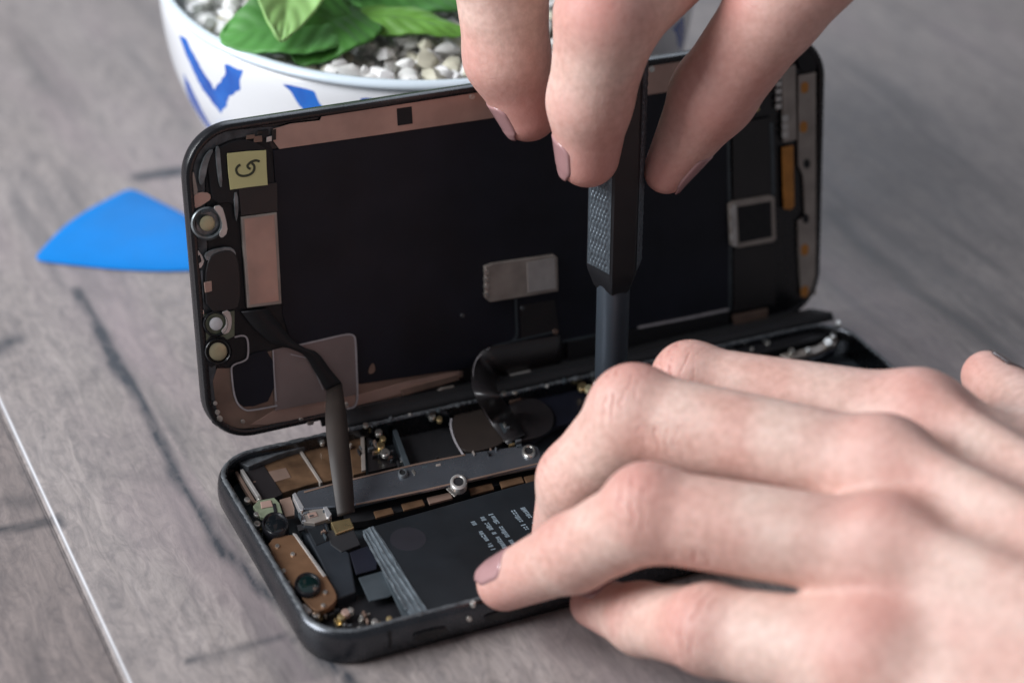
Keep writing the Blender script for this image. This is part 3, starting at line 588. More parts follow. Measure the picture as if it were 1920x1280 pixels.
# ------------------------------------------------------------------ pot, pebbles, plant
PC = np.array([85.3, 155.4]); PK = 61.3/59.6; SX, SY = .05, .08       # the rim stands a little higher at the back
def build_pot():
    prof = [(29, 0), (31, .6), (33, 4), (41.5, 15), (47.2, 23), (52, 31), (55.2, 38), (57.6, 45), (59, 54), (59.6, 61), (59.7, 64.5), (59.2, 65.8), (58.4, 66.2), (57.6, 65.9), (57.0, 64.5), (56.4, 58), (55, 50), (53, 44)]
    seg = []
    for (a, b), (c, d) in zip(prof[:-1], prof[1:]):
        k = max(1, int(math.hypot(c-a, d-b)/.7)); seg += [(a+(c-a)*i/k, b+(d-b)*i/k) for i in range(k)]
    seg.append(prof[-1]); n = 520; pr = np.array(seg)*[PK, 1]
    # soften the profile
    for _ in range(40): pr[1:-1] = pr[1:-1]*.5+(pr[:-2]+pr[2:])*.25
    th = np.linspace(0, 2*math.pi, n, endpoint=False)
    V = np.stack([PC[0]+pr[:, 0:1]*np.cos(th), PC[1]+pr[:, 0:1]*np.sin(th), np.repeat(pr[:, 1:2], n, 1)], -1)
    V[..., 2] *= 1+((V[..., 0]-PC[0])*SX+(V[..., 1]-PC[1])*SY)/66
    k = len(pr); idx = np.arange(k*n).reshape(k, n); F = np.stack([idx[:-1], np.roll(idx[:-1], -1, 1), np.roll(idx[1:], -1, 1), idx[1:]], -1).reshape(-1, 4)
    cen = V.reshape(-1, 3)[F].mean(1)
    # brush strokes: outlines measured on the visible flank, then carried round the pot
    def surf(px, py):
        best = None
        d = ray(px, py)
        for t in np.linspace(380, 560, 1800):
            p = CAM+d*t; ze = p[2]/(1+((p[0]-PC[0])*SX+(p[1]-PC[1])*SY)/66); rr = np.interp(ze, pr[:int(k*.75), 1], pr[:int(k*.75), 0])
            if ze < 66 and math.hypot(p[0]-PC[0], p[1]-PC[1]) < rr: return math.atan2(p[1]-PC[1], p[0]-PC[0]), ze
        return None
    strokes = [[(336, 64), (350, 74), (368, 110), (398, 160), (400, 168), (424, 140), (420, 118), (446, 128), (458, 130), (450, 150), (452, 168), (440, 176), (428, 184), (424, 200), (414, 212), (404, 200), (380, 168), (352, 110)],
               [(525, 148), (576, 158), (588, 172), (606, 206), (624, 235), (600, 240), (566, 205), (546, 174)],
               [(678, 172), (738, 172), (716, 186), (700, 196), (690, 230), (668, 235), (676, 190)],
               [(345, 138), (357, 160), (369, 186), (396, 236), (412, 266), (400, 266), (383, 238), (360, 196), (350, 172)]]
    polys = []
    for s in strokes:
        q = [surf(x, y) for x, y in s]; q = [a for a in q if a]
        if len(q) > 3: q = np.array(q); q[:, 0] = np.unwrap(q[:, 0]); polys.append(q)
    VV = V.reshape(-1, 3); fa = np.arctan2(VV[:, 1]-PC[1], VV[:, 0]-PC[0]); fz = VV[:, 2]/(1+((VV[:, 0]-PC[0])*SX+(VV[:, 1]-PC[1])*SY)/66)
    fa = fa+(vnoise(fa*60, fz*.8, 5)-.5)*.010; fz = fz+(vnoise(fa*50+9, fz*.9, 6)-.5)*.6
    outer = np.repeat(np.arange(k) < k*.72, n); best = np.full(len(VV), -9.)
    def sdist(poly, x, y):
        d = np.full(len(x), 1e9); c = np.zeros(len(x), bool); m_ = len(poly)
        for i in range(m_):
            (ax, ay), (bx, by) = poly[i-1], poly[i]
            t = np.clip(((x-ax)*(bx-ax)+(y-ay)*(by-ay))/((bx-ax)**2+(by-ay)**2+1e-9), 0, 1); d = np.minimum(d, np.hypot(x-ax-t*(bx-ax), y-ay-t*(by-ay)))
            c ^= ((by > y) != (ay > y)) & (x < (ax-bx)*(y-by)/(ay-by+1e-12)+bx)
        return np.where(c, d, -d)
    span = math.radians(90)
    for r_ in range(4):
        for pl in polys:
            mu = pl[:, 0].mean(); rel = (fa-r_*span-mu+math.pi) % (2*math.pi)-math.pi
            best = np.maximum(best, sdist([((a-mu)*57, z) for a, z in pl], rel*57, fz))
    best[~outer] = -9
    nt = M['glaze'].node_tree; b_ = nt.nodes['Principled BSDF']; old = b_.inputs['Base Color'].links[0].from_socket
    at = nt.nodes.new('ShaderNodeAttribute'); at.attribute_name = 'brush'; rp = nt.nodes.new('ShaderNodeMapRange'); rp.inputs['From Min'].default_value = .47; rp.inputs['From Max'].default_value = .55
    nt.links.new(at.outputs['Fac'], rp.inputs['Value']); bl = nt.nodes.new('ShaderNodeMix'); bl.data_type = 'RGBA'; nt.links.new(rp.outputs['Result'], bl.inputs['Factor']); nt.links.new(old, bl.inputs[6])
    nz = nt.nodes.new('ShaderNodeTexNoise'); nz.inputs['Scale'].default_value = 130; rm = nt.nodes.new('ShaderNodeValToRGB'); rm.color_ramp.elements[0].position = .35; rm.color_ramp.elements[1].position = .7
    rm.color_ramp.elements[0].color = (.005, .065, .36, 1); rm.color_ramp.elements[1].color = (.010, .15, .58, 1)
    tc = nt.nodes.new('ShaderNodeTexCoord'); nt.links.new(tc.outputs['Object'], nz.inputs['Vector']); nt.links.new(nz.outputs['Fac'], rm.inputs['Fac']); nt.links.new(rm.outputs['Color'], bl.inputs[7]); nt.links.new(bl.outputs[2], b_.inputs['Base Color'])
    o = mesh('plant_pot', VV, F, M['glaze'], None, smooth=True, org=(*PC, 0))
    a = o.data.attributes.new('brush', 'FLOAT', 'POINT'); a.data.foreach_set('value', np.clip(best/2+.5, 0, 1).astype(np.float32))
    tag(o, 'round white ceramic pot with blue brush strokes, filled with white pebbles', 'plant pot')
    rp_ = [(59.3, 64.4), (60.1, 64.7), (60.35, 65.3), (60.1, 66.1), (59.2, 66.5), (58.2, 66.2), (57.6, 65.2)]
    mesh('rim', *loft([[(PC[0]+r*PK*math.cos(t), PC[1]+r*PK*math.sin(t), z*(1+(r*PK*math.cos(t)*SX+r*PK*math.sin(t)*SY)/66)) for t in np.linspace(0, 2*math.pi, 160, endpoint=False)] for r, z in rp_]), mat('pale blue glaze', (.66, .76, .84), .2, var=.03, scale=40, coat=.4), o, smooth=True)
    dk = mesh('soil', [(PC[0]+54*math.cos(t), PC[1]+54*math.sin(t), 55) for t in np.linspace(0, 2*math.pi, 48, endpoint=False)], [list(range(48))], M['soil'], o)
build_pot()
def pebbles():
    bm0 = bmesh.new(); bmesh.ops.create_icosphere(bm0, subdivisions=2, radius=1); base = np.array([v.co[:] for v in bm0.verts]); fc = np.array([[v.index for v in f.verts] for f in bm0.faces]); bm0.free()
    V = []; F = []; fm = []; k = 0
    for i in range(3000):
        a = random.uniform(0, 2*math.pi); r = 54*math.sqrt(random.random()); s = random.uniform(1.3, 2.7)
        r = min(r*1.05, 57.0-s*.8)
        sc_ = np.array([s*random.uniform(.9, 1.6), s*random.uniform(.75, 1.1), s*random.uniform(.6, .95)])
        q = base*(1+.16*np.sin(base@rng.normal(0, 2.2, 3)+rng.random()*6)[:, None]+.10*np.sin(base@rng.normal(0, 4, 3))[:, None])
        
        for _p in range(9):
            pn = rng.normal(0, 1, 3); pn /= np.linalg.norm(pn); q = q-np.outer(np.maximum(0, q@pn-random.uniform(.55, .86)), pn)
        q = q*sc_; t = random.uniform(0, 6.28); e = random.uniform(-.5, .5)
        Rz = np.array([[math.cos(t), -math.sin(t), 0], [math.sin(t), math.cos(t), 0], [0, 0, 1]]); Rx = np.array([[1, 0, 0], [0, math.cos(e), -math.sin(e)], [0, math.sin(e), math.cos(e)]])
        x_, y_ = r*math.cos(a), r*math.sin(a); z = 55.5+random.random()*8.5+1.6*(1-(r/54)**2)+x_*SX+y_*SY
        V.append(q@(Rz@Rx).T+np.array([PC[0]+r*math.cos(a), PC[1]+r*math.sin(a), z])); F.append(fc+k); k += len(base)
        fm += [random.choice((0, 0, 1, 1, 2, 2, 3, 3))]*len(fc)
    ms = [mat('white pebble', (.74, .74, .72), .5, var=.1, scale=250, bump=.15), mat('pale grey pebble', (.62, .62, .60), .5, var=.12, scale=250, bump=.15), mat('sandy pebble', (.50, .48, .38), .55, var=.2, scale=250, bump=.2), mat('translucent white pebble', (.82, .82, .82), .3, var=.05, scale=250)]
    o = mesh('pebbles', np.concatenate(V), np.concatenate(F), None, mats=ms, fmat=fm, sharp=32, org=(*PC, 50)); tag(o, 'white and grey pebbles filling the blue and white pot', 'pebbles', kind='stuff')
pebbles()
plant = things('potted_plant', (PC[0], PC[1], 56), 'leafy plant with thick pointed green leaves growing from white pebbles in the pot', 'plant')
def leaf(base, tip, width, m, side=None, arch=6., cup=.25, fold=0., shape=.5, rd=.72):
    base, tip = np.array(base, float), np.array(tip, float); ax = tip-base; ln = np.linalg.norm(ax); ax = ax/ln
    up = np.array([0, 0, 1.]) if side is None else np.array(side, float)
    sd = np.cross(ax, up); sd /= np.linalg.norm(sd); nm = np.cross(sd, ax); V = []; F = []; nu, nv = 60, 17
    for i in range(nu+1):
        u = i/nu; w = width/2*(math.sin(math.pi*u**(.85 if shape < .6 else .7))**rd)*(1-.25*u) if 0 < u < 1 else .05
        c = base+ax*ln*u+nm*arch*math.sin(math.pi*u)
        for j in range(nv+1):
            v = j/nv*2-1
            V.append(c+sd*w*v+nm*(cup*w*v*v-.5*math.exp(-(v*7)**2)*min(1, 4*(1-u))+.35*math.sin(u*17+v*3)*abs(v)+.16*math.sin(u*52-abs(v)*11)*min(1, 3*abs(v))))
    for i in range(nu):
        for j in range(nv): a = i*(nv+1)+j; F.append([a, a+1, a+nv+2, a+nv+1])
    o = mesh('leaf', V, F, M[m], plant, smooth=True, solid=.9); s = o.modifiers.new('smooth', 'SUBSURF'); s.levels = 1; s.render_levels = 1
    return o
def stem(a, b, r):
    a, b = np.array(a, float), np.array(b, float); P0 = catmull([a, (a+b)/2+np.array([1.5, -1, 0]), b], 6); R = []
    for i, p in enumerate(P0):
        t = P0[min(i+1, len(P0)-1)]-P0[max(i-1, 0)]; t /= np.linalg.norm(t); s = np.cross(t, [1, 0, 0.01]); s /= np.linalg.norm(s); q = np.cross(t, s)
        R.append([p+(s*math.cos(k)+q*math.sin(k))*r*(1-.3*i/len(P0)) for k in np.linspace(0, 2*math.pi, 10, endpoint=False)])
    return mesh('stem', *loft(R, True, True), M['leafpale'], plant, smooth=True)
crown = atd(660, -60, 467)
ca_ = crown+np.array([0, 0, 0])
stem((crown[0], crown[1], 52), crown+np.array([0, 0, 16]), 2.6); stem((crown[0]+9, crown[1]+5, 52), crown+np.array([12, 6, 12]), 2.2)
tocam = -fw
leaf(atd(560, -150, 452), atd(528, 79, 436), 22, 'leafpale', tocam+RT*.15, 2, .22)                 # pale drooping leaf in front
leaf(atd(665, 40, 448), atd(414, 76, 444), 23, 'leafmid', np.array([0, 0, 1.])+tocam*.75, 2.5, .12, shape=.5, rd=.5)    # dark leaf lying on the pebbles
leaf(atd(660, 10, 452), atd(560, 122, 441), 24, 'leafdark', tocam+np.array([0, 0, .8]), 2.5, .15, shape=.7, rd=.55)
leaf(atd(618, 42, 452), atd(884, 66, 446), 10, 'leaf', np.array([0, 0, 1.])+tocam*.55, 3.5, -.35)  # long leaf bending right
leaf(atd(650, 0, 461), atd(905, 8, 456), 19, 'leafmid', np.array([0, 0, 1.])+tocam*.8, 3, .2)
leaf(atd(600, -20, 462), atd(840, -60, 466), 19, 'leafmid', np.array([0, 0, 1.])+tocam*.6, 5, .2)
leaf(atd(630, -30, 468), atd(760, 46, 458), 17, 'leafdark', tocam+np.array([0, 0, .5]), 3, .2)
leaf(atd(610, -20, 470), atd(470, -70, 482), 18, 'leafdark', np.array([0, 0, 1.])+tocam*.4, 4, .2)
leaf(crown+np.array([0, 0, 14]), crown+np.array([8, 20, 38]), 17, 'leaf', (0, -1, .6), 4, .25)
leaf(crown+np.array([0, 0, 14]), crown+np.array([-20, 18, 28]), 17, 'leafdark', (0, 0, 1), 4, .25)
leaf(crown+np.array([6, 2, 12]), crown+np.array([34, 14, 30]), 17, 'leafpale', (0, 0, 1), 4, .25)
leaf(crown+np.array([0, 0, 14]), crown+np.array([-4, -10, 42]), 14, 'leafpale', tuple(tocam), 3, .25)

# ------------------------------------------------------------------ screwdriver
def screwdriver():
    tip = atz(1143, 790, 5.6); top = tip+np.array([0., 0., 92])-RT*1.7
    ax = (top-tip)/np.linalg.norm(top-tip); s = np.cross(ax, fw); s /= np.linalg.norm(s); s = -s if s@RT < 0 else s; q = np.cross(s, ax); q = -q if q@fw > 0 else q   # s right, q toward viewer
    t = things('screwdriver', tip, 'slim dark grey precision screwdriver with a knurled handle, held upright over the phone', 'screwdriver')
    def ring(r, h, n=40): return [tip+ax*h+(s*math.cos(a)+q*math.sin(a))*r for a in np.linspace(0, 2*math.pi, n, endpoint=False)]
    mesh('shaft', *loft([ring(.5, 0), ring(.7, .6), ring(1.1, 5), ring(1.2, 9), ring(3.0, 10), ring(3.2, 10.6), ring(3.22, 30), ring(3.22, 36)], True, True), M['shaft'], t, sharp=35)
    ang = [math.radians(a) for a in (178, 99, 42, -18, -75, -140)]      # six faces; the widest visible one looks left
    def hexr(r, h, rot=0): return [tip+ax*h+(s*math.cos(a+rot)+q*math.sin(a+rot))*r for a in ang]
    def fillet(P, k=.10):
        out = []
        for i in range(len(P)):
            p = np.array(P[i]); out += [p+(np.array(P[i-1])-p)*k, p+(np.array(P[(i+1) % len(P)])-p)*k]
        return out
    R = [fillet(hexr(r, h), .06) for r, h in ((3.3, 30.6), (3.9, 31.4), (5.1, 34.6), (5.35, 36), (5.35, 92), (4.9, 94), (4.2, 95))]
    mesh('handle', *loft(R, True, True), M['handle'], t, sharp=25)
    # knurled panels: raised diamond ridges on alternate faces
    def panel(a0, a1, h0, h1):
        p0 = tip+(s*math.cos(a0)+q*math.sin(a0))*5.35; p1 = tip+(s*math.cos(a1)+q*math.sin(a1))*5.35; e = p1-p0; ln = np.linalg.norm(e); e /= ln; nrm = np.cross(e, ax); nrm = -nrm if nrm@(p0-tip) < 0 else nrm
        nu, nv = 44, int((h1-h0)*9); V = []; F = []
        for i in range(nu+1):
            for j in range(nv+1):
                u = i/nu*(ln*.90)+ln*.05; v = h0+(h1-h0)*j/nv
                z = (abs(math.sin((v*.95+u*2.1)*1.75+.35*math.sin(v*1.7)))**.8*.6+abs(math.sin((v*.75-u*2.1)*1.75+.3*math.sin(v*2.3)))**.8*.4)*.46
                ed = min(1, 6*min(i, nu-i)/nu, 3*min(j, nv-j)/10)
                V.append(p0+e*u+ax*v+nrm*(.05+z*ed+.04*random.random()))
        for i in range(nu):
            for j in range(nv): a = i*(nv+1)+j; F.append([a, a+1, a+nv+2, a+nv+1])
        return mesh('knurled_panel', V, F, M['knurl'], t, smooth=True)
    panel(ang[0], ang[1], 36.2, 90); panel(ang[2], ang[3], 36.2, 90); panel(ang[4], ang[5], 36.2, 90)
    mesh('end_cap', *loft([ring(4.0, 94.8), ring(4.4, 95.4), ring(4.4, 98), ring(3.8, 99)], True, True), M['shaft'], t, sharp=35)
screwdriver()

# ------------------------------------------------------------------ hands: one continuous skin each, from a blended distance field
def smin(a, b, k):
    h = np.maximum(k-np.abs(a-b), 0)/k; return np.minimum(a, b)-h*h*k*.25
def rcone(p, a, b, r1, r2):
    ba = b-a; l2 = float(ba@ba); rr = r1-r2; a2 = l2-rr*rr; il2 = 1/l2
    pa = p-a; y = pa@ba; z = y-l2
    x2 = ((pa*l2-y[:, None]*ba)**2).sum(1); y2 = y*y*l2; z2 = z*z*l2
    k = np.sign(rr)*rr*rr*x2
    out = (np.sqrt(np.maximum(x2*a2*il2, 0))+y*rr)*il2-r1
    m1 = np.sign(z)*a2*z2 > k; m2 = (np.sign(y)*a2*y2 < k) & ~m1
    out[m1] = np.sqrt(x2[m1]+z2[m1])*il2-r2; out[m2] = np.sqrt(x2[m2]+y2[m2])*il2-r1
    return out
class Hand:
    def __init__(s): s.f = {}; s.palm = []; s.bump = []; s.red = []; s.wr = []; s.kp = 6.; s.kf = .9
    def finger(s, name, J, R): s.f[name] = (np.array(J, float).astype(np.float32), R)
    def dorsal(s, name, i):
        J = s.f[name][0]; a, b, c = J[i-1], J[i], J[i+1] if i+1 < len(J) else J[i]
        mid = (J[0]+J[-1])/2; m = J[len(J)//2-(0 if len(J) > 3 else 0)]
        v = J[1]-mid; ax = (J[min(i+1, len(J)-1)]-J[i-1]); ax = ax/np.linalg.norm(ax); v = v-ax*(v@ax); return v/np.linalg.norm(v)
    def sdf(s, p):
        p = p.astype(np.float32); ds = []
        for J, R in s.f.values():
            d = None
            for i in range(len(J)-1):
                if np.allclose(J[i], J[i+1]): continue
                e = rcone(p, J[i], J[i+1], R[i], R[i+1]); d = e if d is None else smin(d, e, 2.2)
            ds.append(d)
        names = list(s.f)
        for nm, c, r, k in s.bump:
            if nm in s.f:
                i = names.index(nm); ds[i] = smin(ds[i], np.linalg.norm(p-np.asarray(c, np.float32), axis=1)-r, k)
        d = ds[0]
        for e in ds[1:]: d = smin(d, e, s.kf)
        q = None
        for a, b, r1, r2 in s.palm:
            e = rcone(p, np.asarray(a, np.float32), np.asarray(b, np.float32), r1, r2); q = e if q is None else smin(q, e, 8.)
        d = smin(d, q, s.kp)
        for nm, c, r, k in s.bump:
            if nm not in s.f:
                d = smin(d, (np.linalg.norm(p-np.asarray(c, np.float32), axis=1)-r) if not isinstance(c, tuple) else rcone(p, np.asarray(c[0], np.float32), np.asarray(c[1], np.float32), r, r*.7), k)
        return d
    def build(s, name, h=.75):
        pts = np.concatenate([J for J, R in s.f.values()]+[np.array([a, b]) for a, b, _, _ in s.palm]); lo = pts.min(0)-34; hi = pts.max(0)+34
        n = np.ceil((hi-lo)/h).astype(int)+1; g = [lo[i]+h*np.arange(n[i]) for i in range(3)]
        f = np.empty(n, np.float32); Yg, Zg = np.meshgrid(g[1], g[2], indexing='ij'); base = np.stack([np.zeros(Yg.size), Yg.ravel(), Zg.ravel()], 1).astype(np.float32)
        # coarse pass marks the slabs worth evaluating
        for i in range(0, n[0], 6):
            j = min(i+6, n[0]); q = np.concatenate([base+np.array([g[0][k], 0, 0], np.float32) for k in range(i, j)])
            f[i:j] = s.sdf(q).reshape(j-i, n[1], n[2])
        f[0] = f[-1] = 9; f[:, 0] = f[:, -1] = 9; f[:, :, 0] = f[:, :, -1] = 9
        V, F = nets(f, lo, h)
        for _ in range(2): V = relax(V, F)
        for _ in range(2):                                        # pull back on the surface
            d = s.sdf(V); e = .05; G = np.stack([s.sdf(V+np.eye(3)[k]*e)-d for k in range(3)], 1)/e; G /= np.maximum(np.linalg.norm(G, axis=1, keepdims=True), 1e-6); V = V-G*d[:, None]*.8
        V = relax(V, F, .35)
        return V, F
def nets(f, lo, h):
    ins = f < 0; nx, ny, nz = f.shape; c = (slice(0, -1), slice(1, None))
    S = np.zeros((nx-1, ny-1, nz-1, 3), np.float32); Cn = np.zeros((nx-1, ny-1, nz-1), np.float32)
    for ax in range(3):
        for b0 in (0, 1):
            for b1 in (0, 1):
                o = [ax, (ax+1) % 3, (ax+2) % 3]; s0 = [None]*3; s1 = [None]*3
                s0[o[0]] = c[0]; s1[o[0]] = c[1]; s0[o[1]] = s1[o[1]] = c[b0]; s0[o[2]] = s1[o[2]] = c[b1]
                A, B = f[tuple(s0)], f[tuple(s1)]; m = (A < 0) != (B < 0); t = np.where(m, A/np.where(m, A-B, 1), 0)
                S[..., o[0]] += t*m; S[..., o[1]] += b0*m; S[..., o[2]] += b1*m; Cn += m
    act = Cn > 0; idx = np.full(act.shape, -1, np.int64); ii = np.argwhere(act); idx[act] = np.arange(len(ii))
    V = (ii+S[act]/Cn[act][:, None])*h+lo; F = []
    for ax in range(3):
        o1, o2 = (ax+1) % 3, (ax+2) % 3; s0 = [slice(None)]*3; s1 = [slice(None)]*3; s0[ax] = slice(0, -1); s1[ax] = slice(1, None)
        A, B = ins[tuple(s0)], ins[tuple(s1)]; e = np.argwhere(A != B); sg = A[tuple(e.T)]
        def cell(d1, d2): q = e.copy(); q[:, o1] += d1; q[:, o2] += d2; return idx[tuple(q.T)]
        Q = np.stack([cell(-1, -1), cell(0, -1), cell(0, 0), cell(-1, 0)], 1); Q[~sg] = Q[~sg][:, ::-1]; F.append(Q)
    return V, np.concatenate(F)
def relax(V, F, a=.6):
    S = np.zeros_like(V); n = np.zeros(len(V))
    for i in range(4):
        for j in (1, 3): np.add.at(S, F[:, i], V[F[:, (i+j) % 4]]); np.add.at(n, F[:, i], 1)
    return V*(1-a)+a*S/np.maximum(n, 1)[:, None]
def skin_mat():
    m = bpy.data.materials.new('skin'); m.use_nodes = True; nt = m.node_tree; N = nt.nodes; K = nt.links; b = N['Principled BSDF']
    tc = N.new('ShaderNodeTexCoord'); at = N.new('ShaderNodeAttribute'); at.attribute_name = 'skin'; sp = N.new('ShaderNodeSeparateColor'); K.new(at.outputs['Color'], sp.inputs['Color'])
    def noise(s, d=5):
        n = N.new('ShaderNodeTexNoise'); n.inputs['Scale'].default_value = s; n.inputs['Detail'].default_value = d; K.new(tc.outputs['Object'], n.inputs['Vector']); return n
    def mix(f, a, c, fac=None, mode='MIX'):
        x = N.new('ShaderNodeMix'); x.data_type = 'RGBA'; x.blend_type = mode
        if fac is None: K.new(f, x.inputs['Factor'])
        else: x.inputs['Factor'].default_value = fac
        for s, v in ((x.inputs[6], a), (x.inputs[7], c)):
            if isinstance(v, tuple): s.default_value = v
            else: K.new(v, s)
        return x.outputs[2]
    n1 = noise(70, 6); r1 = N.new('ShaderNodeValToRGB'); r1.color_ramp.elements[0].position = .38; r1.color_ramp.elements[1].position = .62
    r1.color_ramp.elements[0].color = (.72, .53, .46, 1); r1.color_ramp.elements[1].color = (.655, .405, .345, 1); K.new(n1.outputs['Fac'], r1.inputs['Fac'])
    n2 = noise(700, 3); r2 = N.new('ShaderNodeValToRGB'); r2.color_ramp.elements[0].position = .3; r2.color_ramp.elements[1].position = .7
    r2.color_ramp.elements[0].color = (.86, .82, .80, 1); r2.color_ramp.elements[1].color = (1.06, 1.05, 1.05, 1); K.new(n2.outputs['Fac'], r2.inputs['Fac'])
    c = mix(None, r1.outputs['Color'], r2.outputs['Color'], 1., 'MULTIPLY')
    c = mix(sp.outputs['Red'], c, (.57, .25, .215, 1)); K.new(c, b.inputs['Base Color'])
    b.inputs['Subsurface Weight'].default_value = .22; b.inputs['Subsurface Radius'].default_value = (.0032, .0013, .0008); b.inputs['Subsurface Scale'].default_value = 1.
    b.inputs['Roughness'].default_value = .50; b.inputs['Specular IOR Level'].default_value = .32
    # skin texture: pores plus the folds over the joints (Green = millimetres along the finger, Blue = how strong)
    wv = N.new('ShaderNodeMath'); wv.operation = 'MULTIPLY_ADD'; K.new(sp.outputs['Green'], wv.inputs[0]); wv.inputs[1].default_value = 1.5
    n4 = noise(260, 2); m4 = N.new('ShaderNodeMath'); m4.operation = 'MULTIPLY'; K.new(n4.outputs['Fac'], m4.inputs[0]); m4.inputs[1].default_value = 7.; K.new(m4.outputs[0], wv.inputs[2])
    sn = N.new('ShaderNodeMath'); sn.operation = 'SINE'; K.new(wv.outputs[0], sn.inputs[0])
    ab = N.new('ShaderNodeMath'); ab.operation = 'ABSOLUTE'; K.new(sn.outputs[0], ab.inputs[0])
    iv = N.new('ShaderNodeMath'); iv.operation = 'SUBTRACT'; iv.inputs[0].default_value = 1.; K.new(ab.outputs[0], iv.inputs[1])
    pw = N.new('ShaderNodeMath'); pw.operation = 'POWER'; K.new(iv.outputs[0], pw.inputs[0]); pw.inputs[1].default_value = 2.2
    br = noise(330, 2); brk = N.new('ShaderNodeMapRange'); brk.inputs['From Min'].default_value = .38; brk.inputs['From Max'].default_value = .58; K.new(br.outputs['Fac'], brk.inputs['Value'])
    m7 = N.new('ShaderNodeMath'); m7.operation = 'MULTIPLY'; K.new(pw.outputs[0], m7.inputs[0]); K.new(brk.outputs['Result'], m7.inputs[1])
    fold = N.new('ShaderNodeMath'); fold.operation = 'MULTIPLY'; K.new(m7.outputs[0], fold.inputs[0]); K.new(sp.outputs['Blue'], fold.inputs[1])
    mu = N.new('ShaderNodeMath'); mu.operation = 'MULTIPLY'; K.new(fold.outputs[0], mu.inputs[0]); mu.inputs[1].default_value = -1.6
    fr = N.new('ShaderNodeMath'); fr.operation = 'MULTIPLY'; K.new(fold.outputs[0], fr.inputs[0]); fr.inputs[1].default_value = .6
    c = mix(fr.outputs[0], c, (.50, .20, .17, 1)); K.new(c, b.inputs['Base Color'])
    vo = N.new('ShaderNodeTexVoronoi'); vo.inputs['Scale'].default_value = 1500; K.new(tc.outputs['Object'], vo.inputs['Vector'])
    m5 = N.new('ShaderNodeMath'); m5.operation = 'MULTIPLY_ADD'; K.new(vo.outputs['Distance'], m5.inputs[0]); m5.inputs[1].default_value = .22; K.new(mu.outputs[0], m5.inputs[2])
    n5 = noise(190, 5); m6 = N.new('ShaderNodeMath'); m6.operation = 'MULTIPLY_ADD'; K.new(n5.outputs['Fac'], m6.inputs[0]); m6.inputs[1].default_value = .9; K.new(m5.outputs[0], m6.inputs[2])
    bp = N.new('ShaderNodeBump'); bp.inputs['Strength'].default_value = .55; bp.inputs['Distance'].default_value = .00022; K.new(m6.outputs[0], bp.inputs['Height']); K.new(bp.outputs['Normal'], b.inputs['Normal'])
    return m
SKIN = skin_mat()
def finish(hd, name, label, h=.75):
    V, F = hd.build(name, h)
    o = mesh(name, V, F, SKIN, smooth=True, org=tuple(V.mean(0)))
    red = np.zeros(len(V)); al = np.zeros(len(V)); wt = np.zeros(len(V))
    for c, r, a in hd.red: red = np.maximum(red, a*np.exp(-(((V-np.asarray(c))**2).sum(1))/(r*r)))
    for c, ax, dn, r, a in hd.wr:
        q = V-np.asarray(c); s = q@ax; w = a*np.exp(-(s/4.2)**2)*np.clip((q@dn)/r*1.3-.1, 0, 1)*(((q**2).sum(1)) < (r*2.2)**2)
        m = w > wt; wt[m] = w[m]; al[m] = s[m]
    a = o.data.color_attributes.new('skin', 'FLOAT_COLOR', 'POINT')
    a.data.foreach_set('color', np.stack([np.clip(red, 0, 1), al, wt, np.ones(len(V))], -1).reshape(-1).astype(np.float32))
    tag(o, label, 'hand'); return o
def nail(hd, par, tip, ax, dn, r, w, ln, back=.35, m='nail'):
    """nail plate laid on the finger's own surface"""
    ax = ax/np.linalg.norm(ax); dn = dn-ax*(dn@ax); dn /= np.linalg.norm(dn); sd = np.cross(ax, dn); nu, nv = 18, 14; G = []
    for i in range(nu+1):
        for j in range(nv+1):
            u = i/nu; v = j/nv*2-1; x = (u-1)*ln+.60*r
            e = 1.0 if u < .6 else math.sqrt(max(.10, 1-((u-.6)/.44)**2))
            if u < .25: e = math.sqrt(max(.10, 1-((.25-u)/.28)**2))
            ph = v*w/2/r*e; G.append(tip+ax*x+(dn*math.cos(ph)+sd*math.sin(ph))*(r+.3))
    G = np.array(G)
    for _ in range(14):
        d = hd.sdf(G); h_ = .05; gr = np.stack([hd.sdf(G+np.eye(3)[k]*h_)-d for k in range(3)], 1)/h_; gr -= np.outer(gr@ax, ax); gr /= np.maximum(np.linalg.norm(gr, axis=1, keepdims=True), .3)
        G = G-gr*np.clip(d, -.8, .8)[:, None]*.7
    G = G.reshape(nu+1, nv+1, 3); k0 = next(i for i in range(nu+1) if (i/nu-1)*ln+.60*r > .28*r)
    for i in range(k0, nu+1):                     # past the quick the plate runs on straight
        u = i/nu; st_ = ax*(ln/nu)-dn*(.035*(i-k0)); cen_ = G[i-1].mean(0); e0 = G[i-1]-cen_; sh = .86 if u > .8 else .97
        G[i] = cen_+st_+e0*sh
    out = []
    for i in range(nu+1):
        for j in range(nv+1): out.append(G[i, j]+dn*(.13 if (0 < i) and (0 < j < nv) else (-.15 if i < k0 else .1)))
    F = [[i*(nv+1)+j, i*(nv+1)+j+1, (i+1)*(nv+1)+j+1, (i+1)*(nv+1)+j] for i in range(nu) for j in range(nv)]
    return mesh('fingernail', out, F, M[m], par, smooth=True, solid=.16)
def marks(hd, name, strength=.55, wr=1.15, b=1.):
    J, R = hd.f[name]
    for i in range(1, len(J)-1):
        dn = hd.dorsal(name, i); ax = J[i+1]-J[i-1]; ax /= np.linalg.norm(ax)
        hd.red.append((J[i]+dn*R[i], R[i]*(1.0 if i == 1 else .8), strength*(1 if i == 1 else .6))); hd.wr.append((J[i], ax, dn, R[i], wr*(1 if i == 1 else .45)))
        
        if b and i == 1: hd.bump.append((name, J[i]+dn*R[i]*.33, R[i]*.73, 4.))
    hd.red.append((J[-1], R[-1]*2.0, strength*1.1))

